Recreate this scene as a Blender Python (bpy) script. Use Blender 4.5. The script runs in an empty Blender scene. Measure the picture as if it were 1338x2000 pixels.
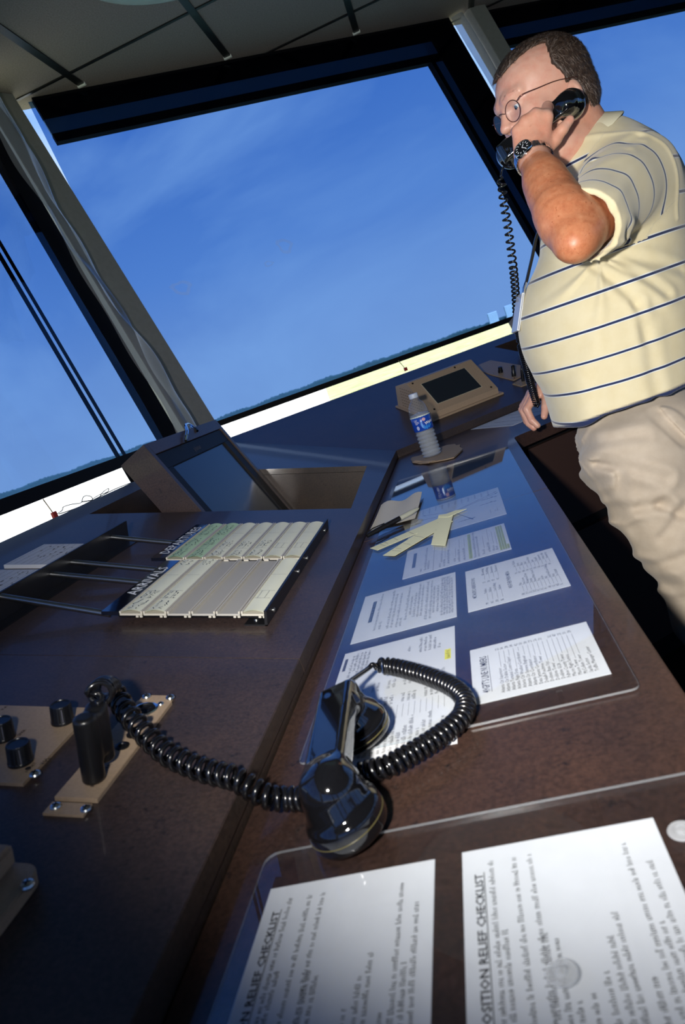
import bpy, bmesh, math, random
import numpy as np
from mathutils import Vector, Matrix, Euler

random.seed(7); np.random.seed(7)
S = bpy.context.scene
COL = S.collection
U = 0.343            # metres per survey unit (camera height above the desk top)
CAMZ = 1.33
DESK = CAMZ - U

# ------------------------------------------------------------------ camera model
CX, CY, FOC = 669.0, 1000.0, 1326.0
def _setup():
    m = (622 - 972) / 985.0
    yv = 972 + m * 875
    Y = np.array([875 - CX, -(yv - CY), -FOC]); Y /= np.linalg.norm(Y)
    n = np.cross(np.array([1, -m, 0.]), Y); n /= np.linalg.norm(n)
    if n[1] < 0: n = -n
    X = np.cross(Y, n)
    return np.array([X, Y, n])
W = _setup()
C0 = np.array([0, 0, CAMZ])
FWD = W @ np.array([0, 0, -1.])
def ray(x, y): return W @ np.array([x - CX, -(y - CY), -FOC])
def plane_hit(x, y, p0, n):
    r = ray(x, y); return C0 + r * (np.dot(np.asarray(p0) - C0, n) / np.dot(r, n))
def at_z(x, y, z): return plane_hit(x, y, (0, 0, z), np.array([0, 0, 1.]))
def at_y(x, y, yy): return plane_hit(x, y, (0, yy, 0), np.array([0, 1., 0]))
def dep(x, y, D):
    r = ray(x, y); return C0 + r / (r @ FWD) * D
def on_desk(x, y, h=0.0): return at_z(x, y, DESK + h)

# sloped console tops -------------------------------------------------------
K = 0.2875
NRM = math.hypot(1, K)
EX, EZ = -0.857 * U, CAMZ - 0.92 * U
L_O = np.array([EX, 0, EZ]); L_u = np.array([-1, 0, K]) / NRM; L_v = np.array([0, 1., 0]); L_n = np.array([K, 0, 1]) / NRM
def Lp(u, y, h=0.0): return L_O + L_u * u * U + L_v * y * U + L_n * h * U
def onL(x, y, h=0.0): return plane_hit(x, y, L_O + L_n * h * U, L_n)
def Luv(P): q = P - L_O; return (q @ L_u / U, q @ L_v / U)
F_O = np.array([-0.853, 7.141, 0]) * U + np.array([0, 0, EZ])
F_d = np.array([math.sin(math.radians(60)), math.cos(math.radians(60)), 0])
F_o = np.array([-F_d[1], F_d[0], 0])
F_u = (F_o + np.array([0, 0, K])) / NRM
F_n = (-F_o * K + np.array([0, 0, 1.])) / NRM
def Fp(t, u, h=0.0): return F_O + F_d * t * U + F_u * u * U + F_n * h * U
def onF(x, y, h=0.0): return plane_hit(x, y, F_O + F_n * h * U, F_n)
def Fuv(P): q = P - F_O; return (q @ F_d / U, q @ F_u / U)
# leaning window walls ------------------------------------------------------
UW = U * 1.07          # survey unit for the window walls and ceiling, which stand a hand's breadth behind the consoles
A_B = np.array([-3.1, 8.44, -0.275]) * UW + C0
A_T = np.array([-4.23, 9.1, 4.66]) * UW + C0
A_L = A_T - A_B

# ------------------------------------------------------------------ materials
MATS = {}
def mat(name, col=(0.5, 0.5, 0.5), rough=0.5, metal=0.0, spec=0.5, coat=0.0, coatr=0.05, emis=None, estr=1.0, sheen=0.0, sss=0.0):
    if name in MATS: return MATS[name]
    m = bpy.data.materials.new(name); m.use_nodes = True
    b = m.node_tree.nodes['Principled BSDF']
    b.inputs['Base Color'].default_value = (*col, 1)
    b.inputs['Roughness'].default_value = rough
    b.inputs['Metallic'].default_value = metal
    b.inputs['Specular IOR Level'].default_value = spec
    b.inputs['Coat Weight'].default_value = coat
    b.inputs['Coat Roughness'].default_value = coatr
    b.inputs['Sheen Weight'].default_value = sheen
    if sss:
        b.inputs['Subsurface Weight'].default_value = sss
        b.inputs['Subsurface Radius'].default_value = (0.012, 0.005, 0.003)
        b.inputs['Subsurface Scale'].default_value = 1.0
    if emis:
        b.inputs['Emission Color'].default_value = (*emis, 1)
        b.inputs['Emission Strength'].default_value = estr
    MATS[name] = m
    return m
def nodes(m): return m.node_tree.nodes, m.node_tree.links
def bsdf(m): return m.node_tree.nodes['Principled BSDF']
def ramp(m, src, stops):
    N, L = nodes(m)
    r = N.new('ShaderNodeValToRGB'); L.new(src, r.inputs[0])
    e = r.color_ramp.elements
    while len(e) > 1: e.remove(e[-1])
    e[0].position = stops[0][0]; e[0].color = (*stops[0][1], 1)
    for p, c in stops[1:]:
        q = e.new(p); q.color = (*c, 1)
    return r.outputs[0]
def noise(m, scale, detail=4, rough=0.6, coord='Object', stretch=None, dist=0.0):
    N, L = nodes(m)
    tc = N.new('ShaderNodeTexCoord'); n = N.new('ShaderNodeTexNoise')
    n.inputs['Scale'].default_value = scale; n.inputs['Detail'].default_value = detail
    n.inputs['Roughness'].default_value = rough; n.inputs['Distortion'].default_value = dist
    src = tc.outputs[coord]
    if stretch:
        mp = N.new('ShaderNodeMapping'); mp.inputs['Scale'].default_value = stretch
        L.new(src, mp.inputs[0]); src = mp.outputs[0]
    L.new(src, n.inputs['Vector'])
    return n.outputs['Fac']
def mixc(m, f, a, b, mode='MIX'):
    N, L = nodes(m)
    x = N.new('ShaderNodeMix'); x.data_type = 'RGBA'; x.blend_type = mode
    for sock, v in ((x.inputs[0], f), (x.inputs[6], a), (x.inputs[7], b)):
        if hasattr(v, 'links'): L.new(v, sock)
        elif isinstance(v, (int, float)): sock.default_value = v
        else: sock.default_value = (*v, 1)
    return x.outputs[2]
def bump(m, src, strength=0.2, dist=0.002):
    N, L = nodes(m)
    b = N.new('ShaderNodeBump'); b.inputs['Strength'].default_value = strength; b.inputs['Distance'].default_value = dist
    L.new(src, b.inputs['Height']); L.new(b.outputs[0], bsdf(m).inputs['Normal'])
def setcol(m, sock): nodes(m)[1].new(sock, bsdf(m).inputs['Base Color'])

def laminate(name, c1, c2, c3, rough, coat, spec=0.5):
    m = mat(name, c1, rough, coat=coat, coatr=0.06, spec=spec)
    a = ramp(m, noise(m, 9, 6, 0.65), [(0.35, c1), (0.65, c2)])
    f = ramp(m, noise(m, 70, 5, 0.7), [(0.60, (0, 0, 0)), (0.74, (1, 1, 1))])
    c = mixc(m, f, a, c3)
    g = ramp(m, noise(m, 260, 2, 0.6), [(0.35, (0.72, 0.72, 0.72)), (0.7, (1.25, 1.2, 1.15))])
    setcol(m, mixc(m, 1.0, c, g, 'MULTIPLY'))
    return m
LAM = laminate('brown_laminate', (0.054, 0.029, 0.021), (0.036, 0.021, 0.018), (0.010, 0.009, 0.010), 0.34, 0.22)
LAMD = laminate('console_laminate', (0.060, 0.040, 0.036), (0.042, 0.031, 0.033), (0.012, 0.011, 0.014), 0.42, 0.12)
EDGE = laminate('brown_edge_band', (0.05, 0.034, 0.026), (0.034, 0.025, 0.022), (0.01, 0.009, 0.01), 0.4, 0.2)
BLACK = mat('black_plastic', (0.006, 0.006, 0.007), 0.32)
GLOSSBLACK = mat('glossy_black_plastic', (0.004, 0.004, 0.005), 0.07, coat=1.0, coatr=0.03)
CORDM = mat('black_cord_rubber', (0.005, 0.005, 0.006), 0.22, coat=0.4)
MATTBLACK = mat('matte_black', (0.004, 0.004, 0.005), 0.75, spec=0.2)
PANELBLACK = mat('black_painted_metal', (0.008, 0.008, 0.010), 0.38)
BEIGE = mat('beige_painted_metal', (0.40, 0.29, 0.19), 0.45)
setcol(BEIGE, ramp(BEIGE, noise(BEIGE, 300, 2), [(0.3, (0.37, 0.27, 0.18)), (0.7, (0.43, 0.31, 0.205))]))
STEEL = mat('zinc_screw', (0.62, 0.64, 0.63), 0.28, metal=1.0)
CHROME = mat('chrome', (0.75, 0.76, 0.78), 0.12, metal=1.0)
ALU = mat('brushed_aluminium_rod', (0.42, 0.43, 0.45), 0.3, metal=1.0)
PAPER = mat('white_paper', (0.74, 0.75, 0.77), 0.6)
setcol(PAPER, ramp(PAPER, noise(PAPER, 20, 3), [(0.3, (0.70, 0.71, 0.73)), (0.7, (0.76, 0.77, 0.79))]))
INK = mat('black_ink', (0.02, 0.02, 0.025), 0.7, spec=0.2)
GREYINK = mat('grey_ink', (0.12, 0.12, 0.15), 0.7, spec=0.2)
HILITE = mat('yellow_highlighter', (0.60, 0.66, 0.16), 0.6)
HIBRIGHT = mat('bright_yellow_highlighter', (0.85, 0.80, 0.06), 0.6)
STRIPW = mat('cream_flight_strip_paper', (0.80, 0.82, 0.68), 0.6)
STRIPG = mat('green_flight_strip_paper', (0.46, 0.66, 0.44), 0.6)
STRIPY = mat('pale_yellow_paper', (0.78, 0.78, 0.52), 0.6)
HOLDER = mat('translucent_tan_plastic', (0.52, 0.49, 0.42), 0.35)
HOLDERIN = mat('grey_holder_floor', (0.40, 0.385, 0.355), 0.55)
LABELB = mat('black_label_acrylic', (0.006, 0.007, 0.014), 0.05, coat=1.0)
WHITEINK = mat('white_lettering', (0.8, 0.82, 0.85), 0.5)
NAPKIN = mat('brown_napkin_paper', (0.42, 0.31, 0.21), 0.85)
bump(NAPKIN, noise(NAPKIN, 120, 4), 0.4, 0.001)
NOTE = mat('cream_note_paper', (0.66, 0.62, 0.54), 0.7)
LCD = mat('dark_monitor_glass', (0.010, 0.016, 0.024), 0.10, coat=1.0, coatr=0.03)
LCDBIG = mat('flat_panel_glass', (0.012, 0.018, 0.03), 0.22, spec=0.35, coat=0.25, coatr=0.1)
RED = mat('red_plastic', (0.45, 0.03, 0.02), 0.4)
COPPER = mat('copper_tip', (0.8, 0.35, 0.2), 0.25, metal=1.0)

def sheetmat(name, tint=(0.97, 0.98, 0.99), ior=1.49, rough=0.0, haze=0.0):
    m = bpy.data.materials.new(name); m.use_nodes = True; MATS[name] = m
    N, L = nodes(m); N.clear()
    o = N.new('ShaderNodeOutputMaterial'); t = N.new('ShaderNodeBsdfTransparent'); g = N.new('ShaderNodeBsdfGlossy')
    f = N.new('ShaderNodeFresnel'); ge = N.new('ShaderNodeNewGeometry'); mr = N.new('ShaderNodeMapRange')   # the same index from either side of the sheet
    mr.inputs[3].default_value = ior; mr.inputs[4].default_value = 1.0 / ior; L.new(ge.outputs['Backfacing'], mr.inputs[0]); L.new(mr.outputs[0], f.inputs[0])
    t.inputs[0].default_value = (*tint, 1); g.inputs['Roughness'].default_value = rough
    x = N.new('ShaderNodeMixShader'); L.new(f.outputs[0], x.inputs[0]); L.new(t.outputs[0], x.inputs[1]); L.new(g.outputs[0], x.inputs[2])
    last = x.outputs[0]
    if haze:
        d = N.new('ShaderNodeBsdfDiffuse'); d.inputs[0].default_value = (0.8, 0.82, 0.85, 1)
        y = N.new('ShaderNodeMixShader'); y.inputs[0].default_value = haze
        L.new(last, y.inputs[1]); L.new(d.outputs[0], y.inputs[2]); last = y.outputs[0]
    L.new(last, o.inputs[0])
    return m
ACRYL = sheetmat('clear_acrylic', rough=0.012)
ACEDGE = sheetmat('acrylic_edge', (0.75, 0.82, 0.86), 1.6, 0.2, haze=0.16)
PET = sheetmat('clear_bottle_plastic', (0.93, 0.95, 0.97), 1.6, 0.02, haze=0.06)
WATERM = sheetmat('water_in_bottle', (0.86, 0.89, 0.92), 1.33, 0.03, haze=0.24)
FILM = sheetmat('blue_tinted_shade_film', (0.150, 0.285, 0.54), 1.25, 0.02)
CURL = sheetmat('crumpled_film_edge', (0.42, 0.46, 0.52), 1.45, 0.18, haze=0.20)
GLASSM = sheetmat('spectacle_lens', (0.95, 0.97, 0.98), 1.4, 0.0)
REFLPATCH = sheetmat('painted_film_reflection', (1, 1, 1), 1.05, 0.5, haze=0.16)  # whitish haze, paints faint reflections onto the shade film

# ------------------------------------------------------------------ object helpers
def tag(o, label=None, cat=None, group=None, kind=None):
    if label: o['label'] = label
    if cat: o['category'] = cat
    if group: o['group'] = group
    if kind: o['kind'] = kind
    return o
def empty(name, loc, label=None, cat=None, group=None):
    o = bpy.data.objects.new(name, None); COL.objects.link(o)
    o.location = [float(v) for v in loc]; o.empty_display_size = 0.02
    return tag(o, label, cat, group)
ORG = {}
def link(name, me, parent, verts_loc):
    o = bpy.data.objects.new(name, me); COL.objects.link(o)
    p = np.zeros(3)
    if parent is not None:
        o.parent = parent; p = np.array(ORG.get(parent.name, np.array(parent.location)))
    o.location = [float(v) for v in (verts_loc - p)]
    ORG[o.name] = np.array(verts_loc, float)
    return o
class MB:
    """collects geometry in world space"""
    def __init__(s): s.v = []; s.f = []; s.m = []; s.mats = []
    def mi(s, m):
        if m not in s.mats: s.mats.append(m)
        return s.mats.index(m)
    def add(s, vs, fs, m):
        b = len(s.v); k = s.mi(m)
        s.v += [tuple(float(c) for c in v) for v in vs]
        for f in fs: s.f.append(tuple(i + b for i in f)); s.m.append(k)
        return s
    def hexa(s, p, m):      # 8 points: bottom ring 0-3, top ring 4-7
        return s.add(p, [(3, 2, 1, 0), (4, 5, 6, 7), (0, 1, 5, 4), (1, 2, 6, 5), (2, 3, 7, 6), (3, 0, 4, 7)], m)
    def box(s, o, ax, ay, az, x, y, z, m):
        P = [o + ax * a + ay * b + az * c for c in z for a, b in ((x[0], y[0]), (x[1], y[0]), (x[1], y[1]), (x[0], y[1]))]
        return s.hexa(P, m)
    def prism(s, ring, off, m, mside=None):     # ring at the base, off vector to the top
        n = len(ring); ring = [np.asarray(r, float) for r in ring]; off = np.asarray(off, float)
        nn = np.zeros(3)
        for i in range(n): nn += np.cross(ring[i], ring[(i + 1) % n])
        if nn @ off < 0: ring = ring[::-1]
        s.add(ring + [r + off for r in ring], [tuple(range(n))[::-1], tuple(range(n, 2 * n))], m)
        b = len(s.v) - 2 * n; k = s.mi(mside or m)
        for i in range(n):
            j = (i + 1) % n; s.f.append((b + i, b + j, b + n + j, b + n + i)); s.m.append(k)
        return s
    def tube(s, pts, r, m, seg=8, cap=True):
        pts = [np.asarray(p, float) for p in pts]; n = len(pts)
        rr = r if hasattr(r, '__len__') else [r] * n
        t = pts[1] - pts[0]; t /= np.linalg.norm(t)
        a = np.cross(t, [0, 0, 1.]);
        if np.linalg.norm(a) < 1e-3: a = np.cross(t, [0, 1., 0])
        a /= np.linalg.norm(a); vs = []
        for i in range(n):
            t = pts[min(i + 1, n - 1)] - pts[max(i - 1, 0)]; t /= np.linalg.norm(t) + 1e-12
            a = a - t * (a @ t); a /= np.linalg.norm(a) + 1e-12; b = np.cross(t, a)
            for k in range(seg):
                q = 2 * math.pi * k / seg; vs.append(pts[i] + (a * math.cos(q) + b * math.sin(q)) * rr[i])
        fs = [(i * seg + k, i * seg + (k + 1) % seg, (i + 1) * seg + (k + 1) % seg, (i + 1) * seg + k) for i in range(n - 1) for k in range(seg)]
        if cap: fs += [tuple(range(seg))[::-1], tuple((n - 1) * seg + k for k in range(seg))]
        return s.add(vs, fs, m)
    def lathe(s, o, axis, prof, m, seg=32, cap=True):    # prof: (r, h)
        o = np.asarray(o, float); axis = np.asarray(axis, float) / np.linalg.norm(axis)
        a = np.cross(axis, [1., 0, 0]);
        if np.linalg.norm(a) < 0.2: a = np.cross(axis, [0, 1., 0])
        a /= np.linalg.norm(a); b = np.cross(axis, a); vs = []
        for r, h in prof:
            for k in range(seg):
                q = 2 * math.pi * k / seg; vs.append(o + axis * h + (a * math.cos(q) + b * math.sin(q)) * max(r, 1e-5))
        n = len(prof)
        fs = [(i * seg + k, i * seg + (k + 1) % seg, (i + 1) * seg + (k + 1) % seg, (i + 1) * seg + k) for i in range(n - 1) for k in range(seg)]
        if cap: fs += [tuple(range(seg))[::-1], tuple((n - 1) * seg + k for k in range(seg))]
        return s.add(vs, fs, m)
    def quad(s, a, b, c, d, m): return s.add([a, b, c, d], [(0, 1, 2, 3)], m)
    def build(s, name, parent=None, smooth=30, bev=0, org=None):
        v = np.array(s.v)
        if org is None: org = np.array([v[:, 0].mean(), v[:, 1].mean(), v[:, 2].min()])
        me = bpy.data.meshes.new(name); me.from_pydata([tuple(x) for x in (v - org)], [], s.f)
        for m in s.mats: me.materials.append(m)
        me.polygons.foreach_set('material_index', s.m)
        if bev:
            bm = bmesh.new(); bm.from_mesh(me)
            ed = [e for e in bm.edges if len(e.link_faces) == 2 and e.calc_face_angle(0) > 0.6]
            bmesh.ops.bevel(bm, geom=ed, offset=bev, segments=2, affect='EDGES', clamp_overlap=True)
            bm.to_mesh(me); bm.free()
        me.update()
        if smooth:
            me.shade_smooth(); me.set_sharp_from_angle(angle=math.radians(smooth))
        return link(name, me, parent, org)

TEXTCACHE = {}
def textgeo(s, size, bold=0.0, align='LEFT'):
    key = (s, bold, align)
    if key not in TEXTCACHE:
        cu = bpy.data.curves.new('t', 'FONT'); cu.body = s; cu.size = 1.0; cu.align_x = align; cu.resolution_u = 1
        cu.offset = bold
        o = bpy.data.objects.new('t', cu); COL.objects.link(o)
        dg = bpy.context.evaluated_depsgraph_get(); me = bpy.data.meshes.new_from_object(o.evaluated_get(dg))
        TEXTCACHE[key] = ([tuple(v.co) for v in me.vertices], [tuple(p.vertices) for p in me.polygons])
        bpy.data.objects.remove(o); bpy.data.curves.remove(cu); bpy.data.meshes.remove(me)
    v, f = TEXTCACHE[key]
    return [(x * size, y * size) for x, y, z in v], f
def put_text(mb, s, o, ex, ey, size, m, bold=0.0, lift=0.0003, width=None, align='LEFT'):
    v, f = textgeo(s, size, bold, align)
    if not v: return 0
    w = max(p[0] for p in v)
    sx = 1.0 if width is None else width / w
    n = np.cross(ex, ey); n = n / np.linalg.norm(n)
    mb.add([np.asarray(o) + ex * (x * sx) + ey * y + n * lift for x, y in v], f, m)
    return w * sx

# ------------------------------------------------------------------ implicit surfaces
def prim_cone(a, b, ra, rb):
    a = np.array(a, float); b = np.array(b, float); ab = b - a; L2 = ab @ ab + 1e-12
    def f(P):
        t = np.clip(((P - a) @ ab) / L2, 0, 1)
        return np.linalg.norm(P - a - t[:, None] * ab, axis=1) - (ra + (rb - ra) * t)
    return f
def prim_ell(c, r, R=None):
    c = np.array(c, float); r = np.array(r, float); R = np.eye(3) if R is None else np.array(R)
    def f(P):
        q = (P - c) @ R.T
        k0 = np.linalg.norm(q / r, axis=1); k1 = np.linalg.norm(q / (r * r), axis=1) + 1e-9
        return np.where(k0 < 1e-4, -r.min(), k0 * (k0 - 1) / k1)
    return f
def prim_box(c, h, R=None, rad=0.0):
    c = np.array(c, float); h = np.array(h, float) - rad; R = np.eye(3) if R is None else np.array(R)
    def f(P):
        q = np.abs((P - c) @ R.T) - h
        return np.linalg.norm(np.maximum(q, 0), axis=1) + np.minimum(q.max(axis=1), 0) - rad
    return f
def prim_cyl(c, axis, r, h, rad=0.0):
    c = np.array(c, float); ax = np.array(axis, float); ax /= np.linalg.norm(ax)
    def f(P):
        q = P - c; z = q @ ax; d = np.linalg.norm(q - z[:, None] * ax, axis=1)
        e = np.stack([d - (r - rad), np.abs(z) - (h - rad)], 1)
        return np.linalg.norm(np.maximum(e, 0), axis=1) + np.minimum(e.max(axis=1), 0) - rad
    return f
def prim_half(p, n):    # solid on the side opposite to n
    p = np.array(p, float); n = np.array(n, float); n /= np.linalg.norm(n)
    return lambda P: (P - p) @ n
class Field:
    def __init__(s): s.ops = []; s.disp = None
    def u(s, f, k=0.01): s.ops.append((f, k, 'u')); return s
    def sub(s, f, k=0.01): s.ops.append((f, k, 's')); return s
    def cut(s, f, k=0.004): s.ops.append((f, k, 'i')); return s
    def __call__(s, P, ops=None):
        d = np.full(len(P), 10.0)
        for f, k, op in (ops if ops is not None else s.ops):
            e = f(P)
            if op == 'u':
                h = np.clip(0.5 + 0.5 * (d - e) / k, 0, 1); d = d * (1 - h) + e * h - k * h * (1 - h)
            else:
                if op == 's': e = -e
                h = np.clip(0.5 - 0.5 * (d - e) / k, 0, 1); d = d * (1 - h) + e * h + k * h * (1 - h)
        if s.disp is not None: d = d + s.disp(P)
        return d
def polygonise(F, lo, hi, h, n=12):
    lo = np.array(lo, float); hi = np.array(hi, float)
    nb = np.ceil((hi - lo) / (h * n)).astype(int)
    G = np.stack(np.meshgrid(*[np.arange(k) for k in nb], indexing='ij'), -1).reshape(-1, 3)
    cen = lo + (G + 0.5) * n * h; rad = n * h * 0.5 * 1.7321
    each = [(f(cen), k, op) for f, k, op in F.ops]
    dc = F(cen); act = np.nonzero(np.abs(dc) < rad * 1.8 + 0.012)[0]
    umin = np.full(len(cen), 1e9)
    for e, k, op in each:
        if op == 'u': umin = np.minimum(umin, e)
    dims = nb * n + 2
    def gid(i): return (i[..., 0].astype(np.int64) * dims[1] + i[..., 1]) * dims[2] + i[..., 2]
    ax = np.arange(n + 1); loc = np.stack(np.meshgrid(ax, ax, ax, indexing='ij'), -1)
    ids, pos, quads = [], [], []
    corner = np.array([(a, b, c) for a in (0, 1) for b in (0, 1) for c in (0, 1)])
    edges = [(a, b) for a in range(8) for b in range(a + 1, 8) if np.abs(corner[a] - corner[b]).sum() == 1]
    for bi in act:
        ops = [F.ops[q] for q, (e, k, op) in enumerate(each) if (op == 'u' and e[bi] < umin[bi] + 2.2 * rad + k) or (op != 'u')]
        base = G[bi] * n
        P = lo + (base + loc) * h
        V = F(P.reshape(-1, 3), ops).reshape(n + 1, n + 1, n + 1)
        if V.min() > 0 or V.max() < 0: continue
        c8 = np.stack([V[a:a + n, b:b + n, c:c + n] for a, b, c in corner], -1)
        s8 = c8 < 0; cnt = s8.sum(-1); cell = np.argwhere((cnt > 0) & (cnt < 8))
        if len(cell):
            cv = c8[cell[:, 0], cell[:, 1], cell[:, 2]]; acc = np.zeros((len(cell), 3)); num = np.zeros(len(cell))
            for a, b in edges:
                x = (cv[:, a] < 0) != (cv[:, b] < 0)
                t = np.where(x, cv[:, a] / (cv[:, a] - cv[:, b] + 1e-15), 0)
                acc += np.where(x[:, None], corner[a] + t[:, None] * (corner[b] - corner[a]), 0); num += x
            ids.append(gid(cell + base)); pos.append(lo + (cell + base + acc / num[:, None]) * h)
        sg = V < 0
        for d in range(3):
            e = np.zeros(3, int); e[d] = 1
            a = sg[:n, :n, :n]; b = sg[e[0]:e[0] + n, e[1]:e[1] + n, e[2]:e[2] + n]
            q = np.argwhere(a != b)
            if not len(q): continue
            flip = a[q[:, 0], q[:, 1], q[:, 2]]
            g = q + base; o1 = np.zeros(3, int); o2 = np.zeros(3, int); o1[(d + 1) % 3] = 1; o2[(d + 2) % 3] = 1
            Q = np.stack([gid(g - o1 - o2), gid(g - o2), gid(g), gid(g - o1)], 1)
            ok = (g[:, (d + 1) % 3] > 0) & (g[:, (d + 2) % 3] > 0)
            Q = np.where(flip[:, None], Q, Q[:, ::-1])[ok]
            quads.append(Q)
    ids = np.concatenate(ids); pos = np.concatenate(pos); quads = np.concatenate(quads)
    o = np.argsort(ids); ids = ids[o]; pos = pos[o]
    ix = np.searchsorted(ids, quads); ix = np.clip(ix, 0, len(ids) - 1)
    good = (ids[ix] == quads).all(1)
    return pos, ix[good]
def mesh_np(name, pos, quads, mats, parent=None, org=None, smooth=180, attrs=None, mi=None):
    if org is None: org = np.array([pos[:, 0].mean(), pos[:, 1].mean(), pos[:, 2].min()])
    me = bpy.data.meshes.new(name)
    me.vertices.add(len(pos)); me.vertices.foreach_set('co', (pos - org).astype(np.float32).ravel())
    k = quads.shape[1]
    me.loops.add(quads.size); me.loops.foreach_set('vertex_index', quads.astype(np.int32).ravel())
    me.polygons.add(len(quads)); me.polygons.foreach_set('loop_start', np.arange(0, quads.size, k, dtype=np.int32))
    for m in mats: me.materials.append(m)
    if mi is not None: me.polygons.foreach_set('material_index', mi.astype(np.int32))
    me.update(calc_edges=True); me.validate()
    for an, av in (attrs or {}).items():
        at = me.attributes.new(an, 'FLOAT', 'POINT'); at.data.foreach_set('value', av.astype(np.float32))
    me.shade_smooth()
    if smooth < 180: me.set_sharp_from_angle(angle=math.radians(smooth))
    return link(name, me, parent, org)

def spline(pts, n):
    P = [np.asarray(p, float) for p in pts]; P = [2 * P[0] - P[1]] + P + [2 * P[-1] - P[-2]]
    out = []
    for i in range(1, len(P) - 2):
        a, b, c, d = P[i - 1:i + 3]
        for k in range(n):
            t = k / n
            out.append(0.5 * ((2 * b) + (-a + c) * t + (2 * a - 5 * b + 4 * c - d) * t * t + (-a + 3 * b - 3 * c + d) * t ** 3))
    out.append(P[-2]); return out
def coil(mb, pts, R0_, pitch, wr, m, per=14, seg=7, pitch2=None, R2_=None):
    path = np.array(spline(pts, 40)); seglen = np.linalg.norm(np.diff(path, axis=0), axis=1)
    s = np.concatenate([[0], np.cumsum(seglen)]); L = s[-1]
    out = []; t = path[1] - path[0]; t /= np.linalg.norm(t); a = np.cross(t, [0.1, 0.2, 1.]); a /= np.linalg.norm(a)
    ph = 0.0; d = 0.0
    while d < L:
        f = d / L; R = R0_ if R2_ is None else R0_ + (R2_ - R0_) * f; p = pitch if pitch2 is None else pitch + (pitch2 - pitch) * f ** 2.2
        c = np.array([np.interp(d, s, path[:, k]) for k in range(3)])
        c2 = np.array([np.interp(min(d + 0.002, L), s, path[:, k]) for k in range(3)]); c1 = np.array([np.interp(max(d - 0.002, 0), s, path[:, k]) for k in range(3)])
        t = c2 - c1; t /= np.linalg.norm(t); a = a - t * (a @ t); a /= np.linalg.norm(a); b = np.cross(t, a)
        g = min(1, d / 0.008, (L - d) / 0.008 + 0.05); g = max(g, 0.05)
        out.append(c + (a * math.cos(ph) + b * math.sin(ph)) * R * g)
        ph += 2 * math.pi / per; d += p / per
    mb.tube(out, wr, m, seg=seg)
    return mb
def screw(name, p, n, r, parent):
    """round-head screw with a cross recess"""
    mb = MB(); n = np.array(n) / np.linalg.norm(n)
    mb.lathe(p, n, [(r, 0), (r, r * 0.25), (r * 0.85, r * 0.5), (r * 0.45, r * 0.68), (0.0, r * 0.72)], STEEL, 16)
    a = np.cross(n, [1., 0.3, 0]); a /= np.linalg.norm(a); b = np.cross(n, a)
    for q, w in ((a, b), (b, a)):
        mb.box(np.array(p), q, w, n, (-r * 0.5, r * 0.5), (-r * 0.09, r * 0.09), (r * 0.6, r * 0.76), MATTBLACK)
    o = mb.build(name, parent); o['label'] = 'zinc screw'
    return o

# ================================================================== THE CAB
Z = lambda z: CAMZ + z * UW
CEIL = Z(4.66)
SIDE = 13.9 * UW
bear = lambda b: np.array([math.sin(math.radians(b)), math.cos(math.radians(b)), 0.0])
HEX = [A_B.copy()]
for i in range(5): HEX.append(HEX[-1] + bear(60 + 60 * i) * SIDE)
for h_ in HEX: h_[2] = A_B[2]
HCEN = sum(HEX) / 6
WALLS = []     # start, direction, outward, lean vector per metre of height
for i in range(6):
    d = bear(60 + 60 * i); o = bear(60 + 60 * i - 90)
    if i == 0: lean = A_L / A_L[2]
    elif i == 5: lean = A_L / A_L[2]
    else: lean = np.array([o[0] * 0.23, o[1] * 0.23, 1.0])
    s = HEX[i].copy()
    if i == 5: s = HEX[0] - d * SIDE
    WALLS.append((s, d, o, lean))
def Wp(i, t, z, off=0.0):      # t,z,off in survey units; off inwards
    s, d, o, lean = WALLS[i]
    P = s + d * t * UW + lean * ((Z(z) - s[2])) - o * off * UW
    return np.array([P[0], P[1], Z(z)])
def wbox(mb, i, t, z, off, m):
    P = [Wp(i, a, zz, b) for zz in z for a, b in ((t[0], off[0]), (t[1], off[0]), (t[1], off[1]), (t[0], off[1]))]
    return mb.hexa(P, m)

FRAMEBLACK = mat('black_window_frame', (0.004, 0.004, 0.006), 0.8, spec=0.05)
FRAMENAVY = mat('pale_frame_reveal', (0.36, 0.38, 0.42), 0.6)
POSTGREY = mat('grey_painted_post', (0.155, 0.155, 0.150), 0.5)
setcol(POSTGREY, ramp(POSTGREY, noise(POSTGREY, 40, 4), [(0.3, (0.215, 0.210, 0.195)), (0.7, (0.245, 0.24, 0.222))]))
FLOORM = mat('dark_carpet', (0.010, 0.009, 0.009), 0.95, spec=0.1)
setcol(FLOORM, ramp(FLOORM, noise(FLOORM, 500, 2), [(0.3, (0.006, 0.006, 0.006)), (0.7, (0.016, 0.014, 0.014))]))
WALLM = mat('dark_wall_paint', (0.05, 0.05, 0.055), 0.8)
CEILM = mat('grey_acoustic_tile', (0.20, 0.20, 0.21), 0.9, spec=0.15)
setcol(CEILM, ramp(CEILM, noise(CEILM, 160, 5, 0.7), [(0.35, (0.155, 0.135, 0.130)), (0.65, (0.235, 0.205, 0.20))]))
bump(CEILM, noise(CEILM, 220, 4), 0.25, 0.003)
GRIDM = mat('black_ceiling_grid', (0.006, 0.006, 0.007), 0.4)
CLIPM = mat('white_grid_clip', (0.75, 0.78, 0.75), 0.4)

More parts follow.
